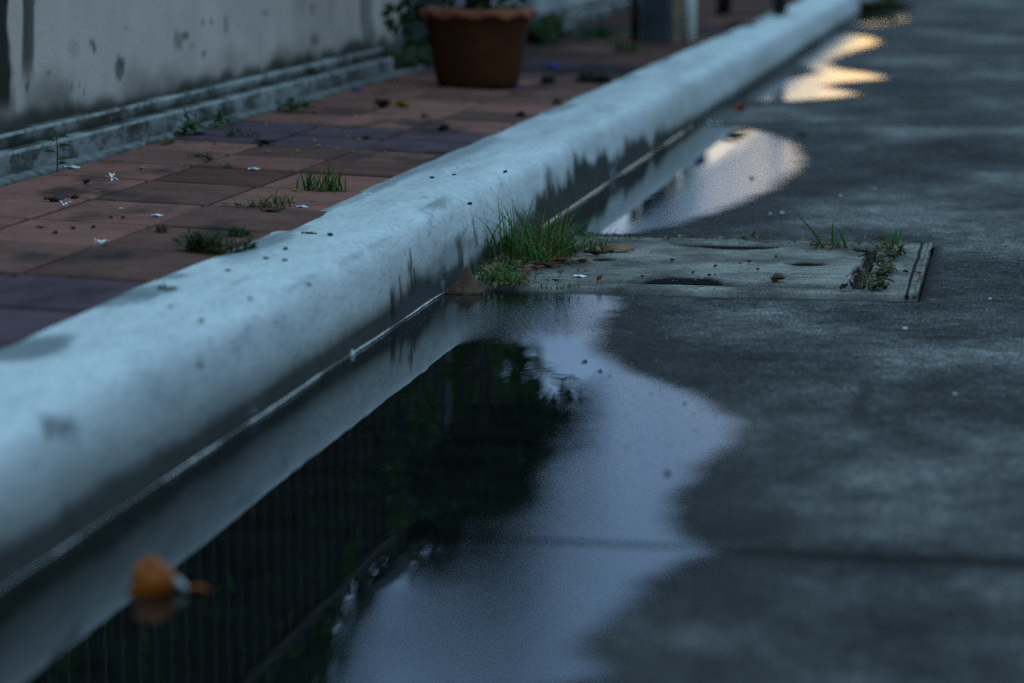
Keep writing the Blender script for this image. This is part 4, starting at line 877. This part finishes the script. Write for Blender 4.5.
# orange flower floating in the foreground puddle
p = gz(152, 590, .0035); t = thing('orange_flower', 'blurred fallen orange flower floating in the foreground puddle by the kerb', 'flower', p, .1)
mb = MB(); mb.blob((0, 0, .009), .0225, 4, 18, .30, .92)
for q in range(5): mb.leaf((.006, 0, .012), (math.cos(q * 1.25), math.sin(q * 1.25), .15), (0, 0, 1), .021, .018, fold=.3)
mb.build('petal_cup', M['orange'], t, smooth=True)
mb = MB(); mb.tube([(.016, 0, .010), (.024, -.003, .010), (.030, -.004, .006), (.036, -.008, .002)], [.003, .005, .004, .0015], 8); mb.build('flower_tube', M['cream'], t, smooth=True)
for q, (a, L_) in enumerate(((-.25, .026), (.25, .022))):
    mb = MB(); mb.leaf((.034, -.008, .003), (math.cos(a), math.sin(a), .12), (0, 0, 1), L_, .009); mb.build('petal', M['orange'], t)

# ------------------------------------------------------------------ light, sky, camera
SUN_EL = 1.8; SUN_AZ = -4.0           # degrees; azimuth from +Y towards +X
w = D.worlds.new('World'); SC.world = w; w.use_nodes = True; nt = w.node_tree; nt.nodes.clear()
def wn(ty, **k_):
    x = nt.nodes.new(ty)
    for a, b in k_.items(): setattr(x, a, b)
    return x
def wm(op, a, b, clamp=False):
    x = wn('ShaderNodeMath', operation=op, use_clamp=clamp)
    for i_, v in enumerate((a, b)):
        if isinstance(v, bpy.types.NodeSocket): nt.links.new(v, x.inputs[i_])
        else: x.inputs[i_].default_value = v
    return x.outputs[0]
def wr(fac, st):
    r = wn('ShaderNodeValToRGB'); e = r.color_ramp.elements
    while len(e) < len(st): e.new(.5)
    for q, (p, c) in zip(e, st): q.position = p; q.color = (*c, 1) if isinstance(c, tuple) else (c, c, c, 1)
    nt.links.new(fac, r.inputs[0]); return r.outputs[0]
out = wn('ShaderNodeOutputWorld'); bg = wn('ShaderNodeBackground'); sky = wn('ShaderNodeTexSky')
sky.sky_type = 'NISHITA'; sky.sun_disc = False; sky.sun_elevation = math.radians(SUN_EL); sky.sun_rotation = math.radians(SUN_AZ)
sky.air_density = 1.0; sky.dust_density = 1.0; sky.ozone_density = 3.0
# a broken deck of blue dusk cloud over the clear strip of sunset sky at the horizon
tc = wn('ShaderNodeTexCoord'); sep = wn('ShaderNodeSeparateXYZ'); nt.links.new(tc.outputs['Generated'], sep.inputs[0])
mp = wn('ShaderNodeMapping'); mp.inputs['Scale'].default_value = (7, 7, 22); nt.links.new(tc.outputs['Generated'], mp.inputs[0])
nz = wn('ShaderNodeTexNoise'); nz.inputs['Scale'].default_value = 1.6; nz.inputs['Detail'].default_value = 5; nt.links.new(mp.outputs[0], nz.inputs[0])
zz = wm('ADD', sep.outputs[2], wm('MULTIPLY', wm('SUBTRACT', nz.outputs[0], .5), .05))
mask = wr(zz, [(0.046, .0), (.060, .74), (.082, .80), (.104, .96), (.125, 1.0)])
cl = wr(sep.outputs[2], [(0.0, (.34, .46, .64)), (.06, (.52, .56, .66)), (.09, (.84, .82, .82)), (.135, (.385, .535, .725)), (.25, (.37, .535, .755)), (.55, (.55, .84, 1.0)), (1.0, (.60, .90, 1.0))])
sc_ = wn('ShaderNodeVectorMath', operation='SCALE'); nt.links.new(cl, sc_.inputs[0])
nt.links.new(wm('MULTIPLY', wr(nz.outputs[0], [(.3, .84), (.7, 1.0)]), 6.0), sc_.inputs['Scale'])
tint = wn('ShaderNodeMix', data_type='RGBA', blend_type='MULTIPLY'); tint.inputs[0].default_value = 1; nt.links.new(sc_.outputs[0], tint.inputs[6]); tint.inputs[7].default_value = (.775, .94, 1.14, 1)
mxw = wn('ShaderNodeMix', data_type='RGBA'); nt.links.new(mask, mxw.inputs[0]); dz = wn('ShaderNodeMix', data_type='RGBA', blend_type='MULTIPLY'); dz.inputs[0].default_value = 1; nt.links.new(sky.outputs[0], dz.inputs[6]); dz.inputs[7].default_value = (.95, 1.2, .62, 1); nt.links.new(dz.outputs[2], mxw.inputs[6]); nt.links.new(tint.outputs[2], mxw.inputs[7])
nt.links.new(mxw.outputs[2], bg.inputs[0]); bg.inputs[1].default_value = .05; nt.links.new(bg.outputs[0], out.inputs[0])
sl = D.lights.new('sun', 'SUN'); sl.energy = .0015; sl.angle = math.radians(9); sl.color = (1, .75, .5)
so = D.objects.new('sun', sl); COL.objects.link(so)
az = math.radians(SUN_AZ); el = math.radians(SUN_EL)
dirv = Vector((math.sin(az) * math.cos(el), math.cos(az) * math.cos(el), math.sin(el)))
so.rotation_euler = (-dirv).to_track_quat('-Z', 'Y').to_euler(); so.location = (0, 0, 8)

cam = D.cameras.new('camera'); co = D.objects.new('camera', cam); COL.objects.link(co); SC.camera = co
cam.sensor_width = 36; cam.lens = F * 36 / 1024; cam.clip_end = 2000; cam.clip_start = .05
co.location = (0, 0, CAMH); co.rotation_euler = (PI / 2 - PITCH, 0, YAW)
cam.dof.use_dof = True; cam.dof.focus_distance = 4.85; cam.dof.aperture_fstop = 3.4
SC.view_settings.view_transform = 'Standard'; SC.view_settings.look = 'None'; SC.view_settings.gamma = 1
SC.view_settings.exposure = 2.0
SC.render.engine = 'CYCLES'; SC.cycles.use_denoising = False; SC.cycles.use_adaptive_sampling = False; SC.cycles.sample_clamp_indirect = 3; SC.cycles.max_bounces = 6; SC.cycles.transparent_max_bounces = 12
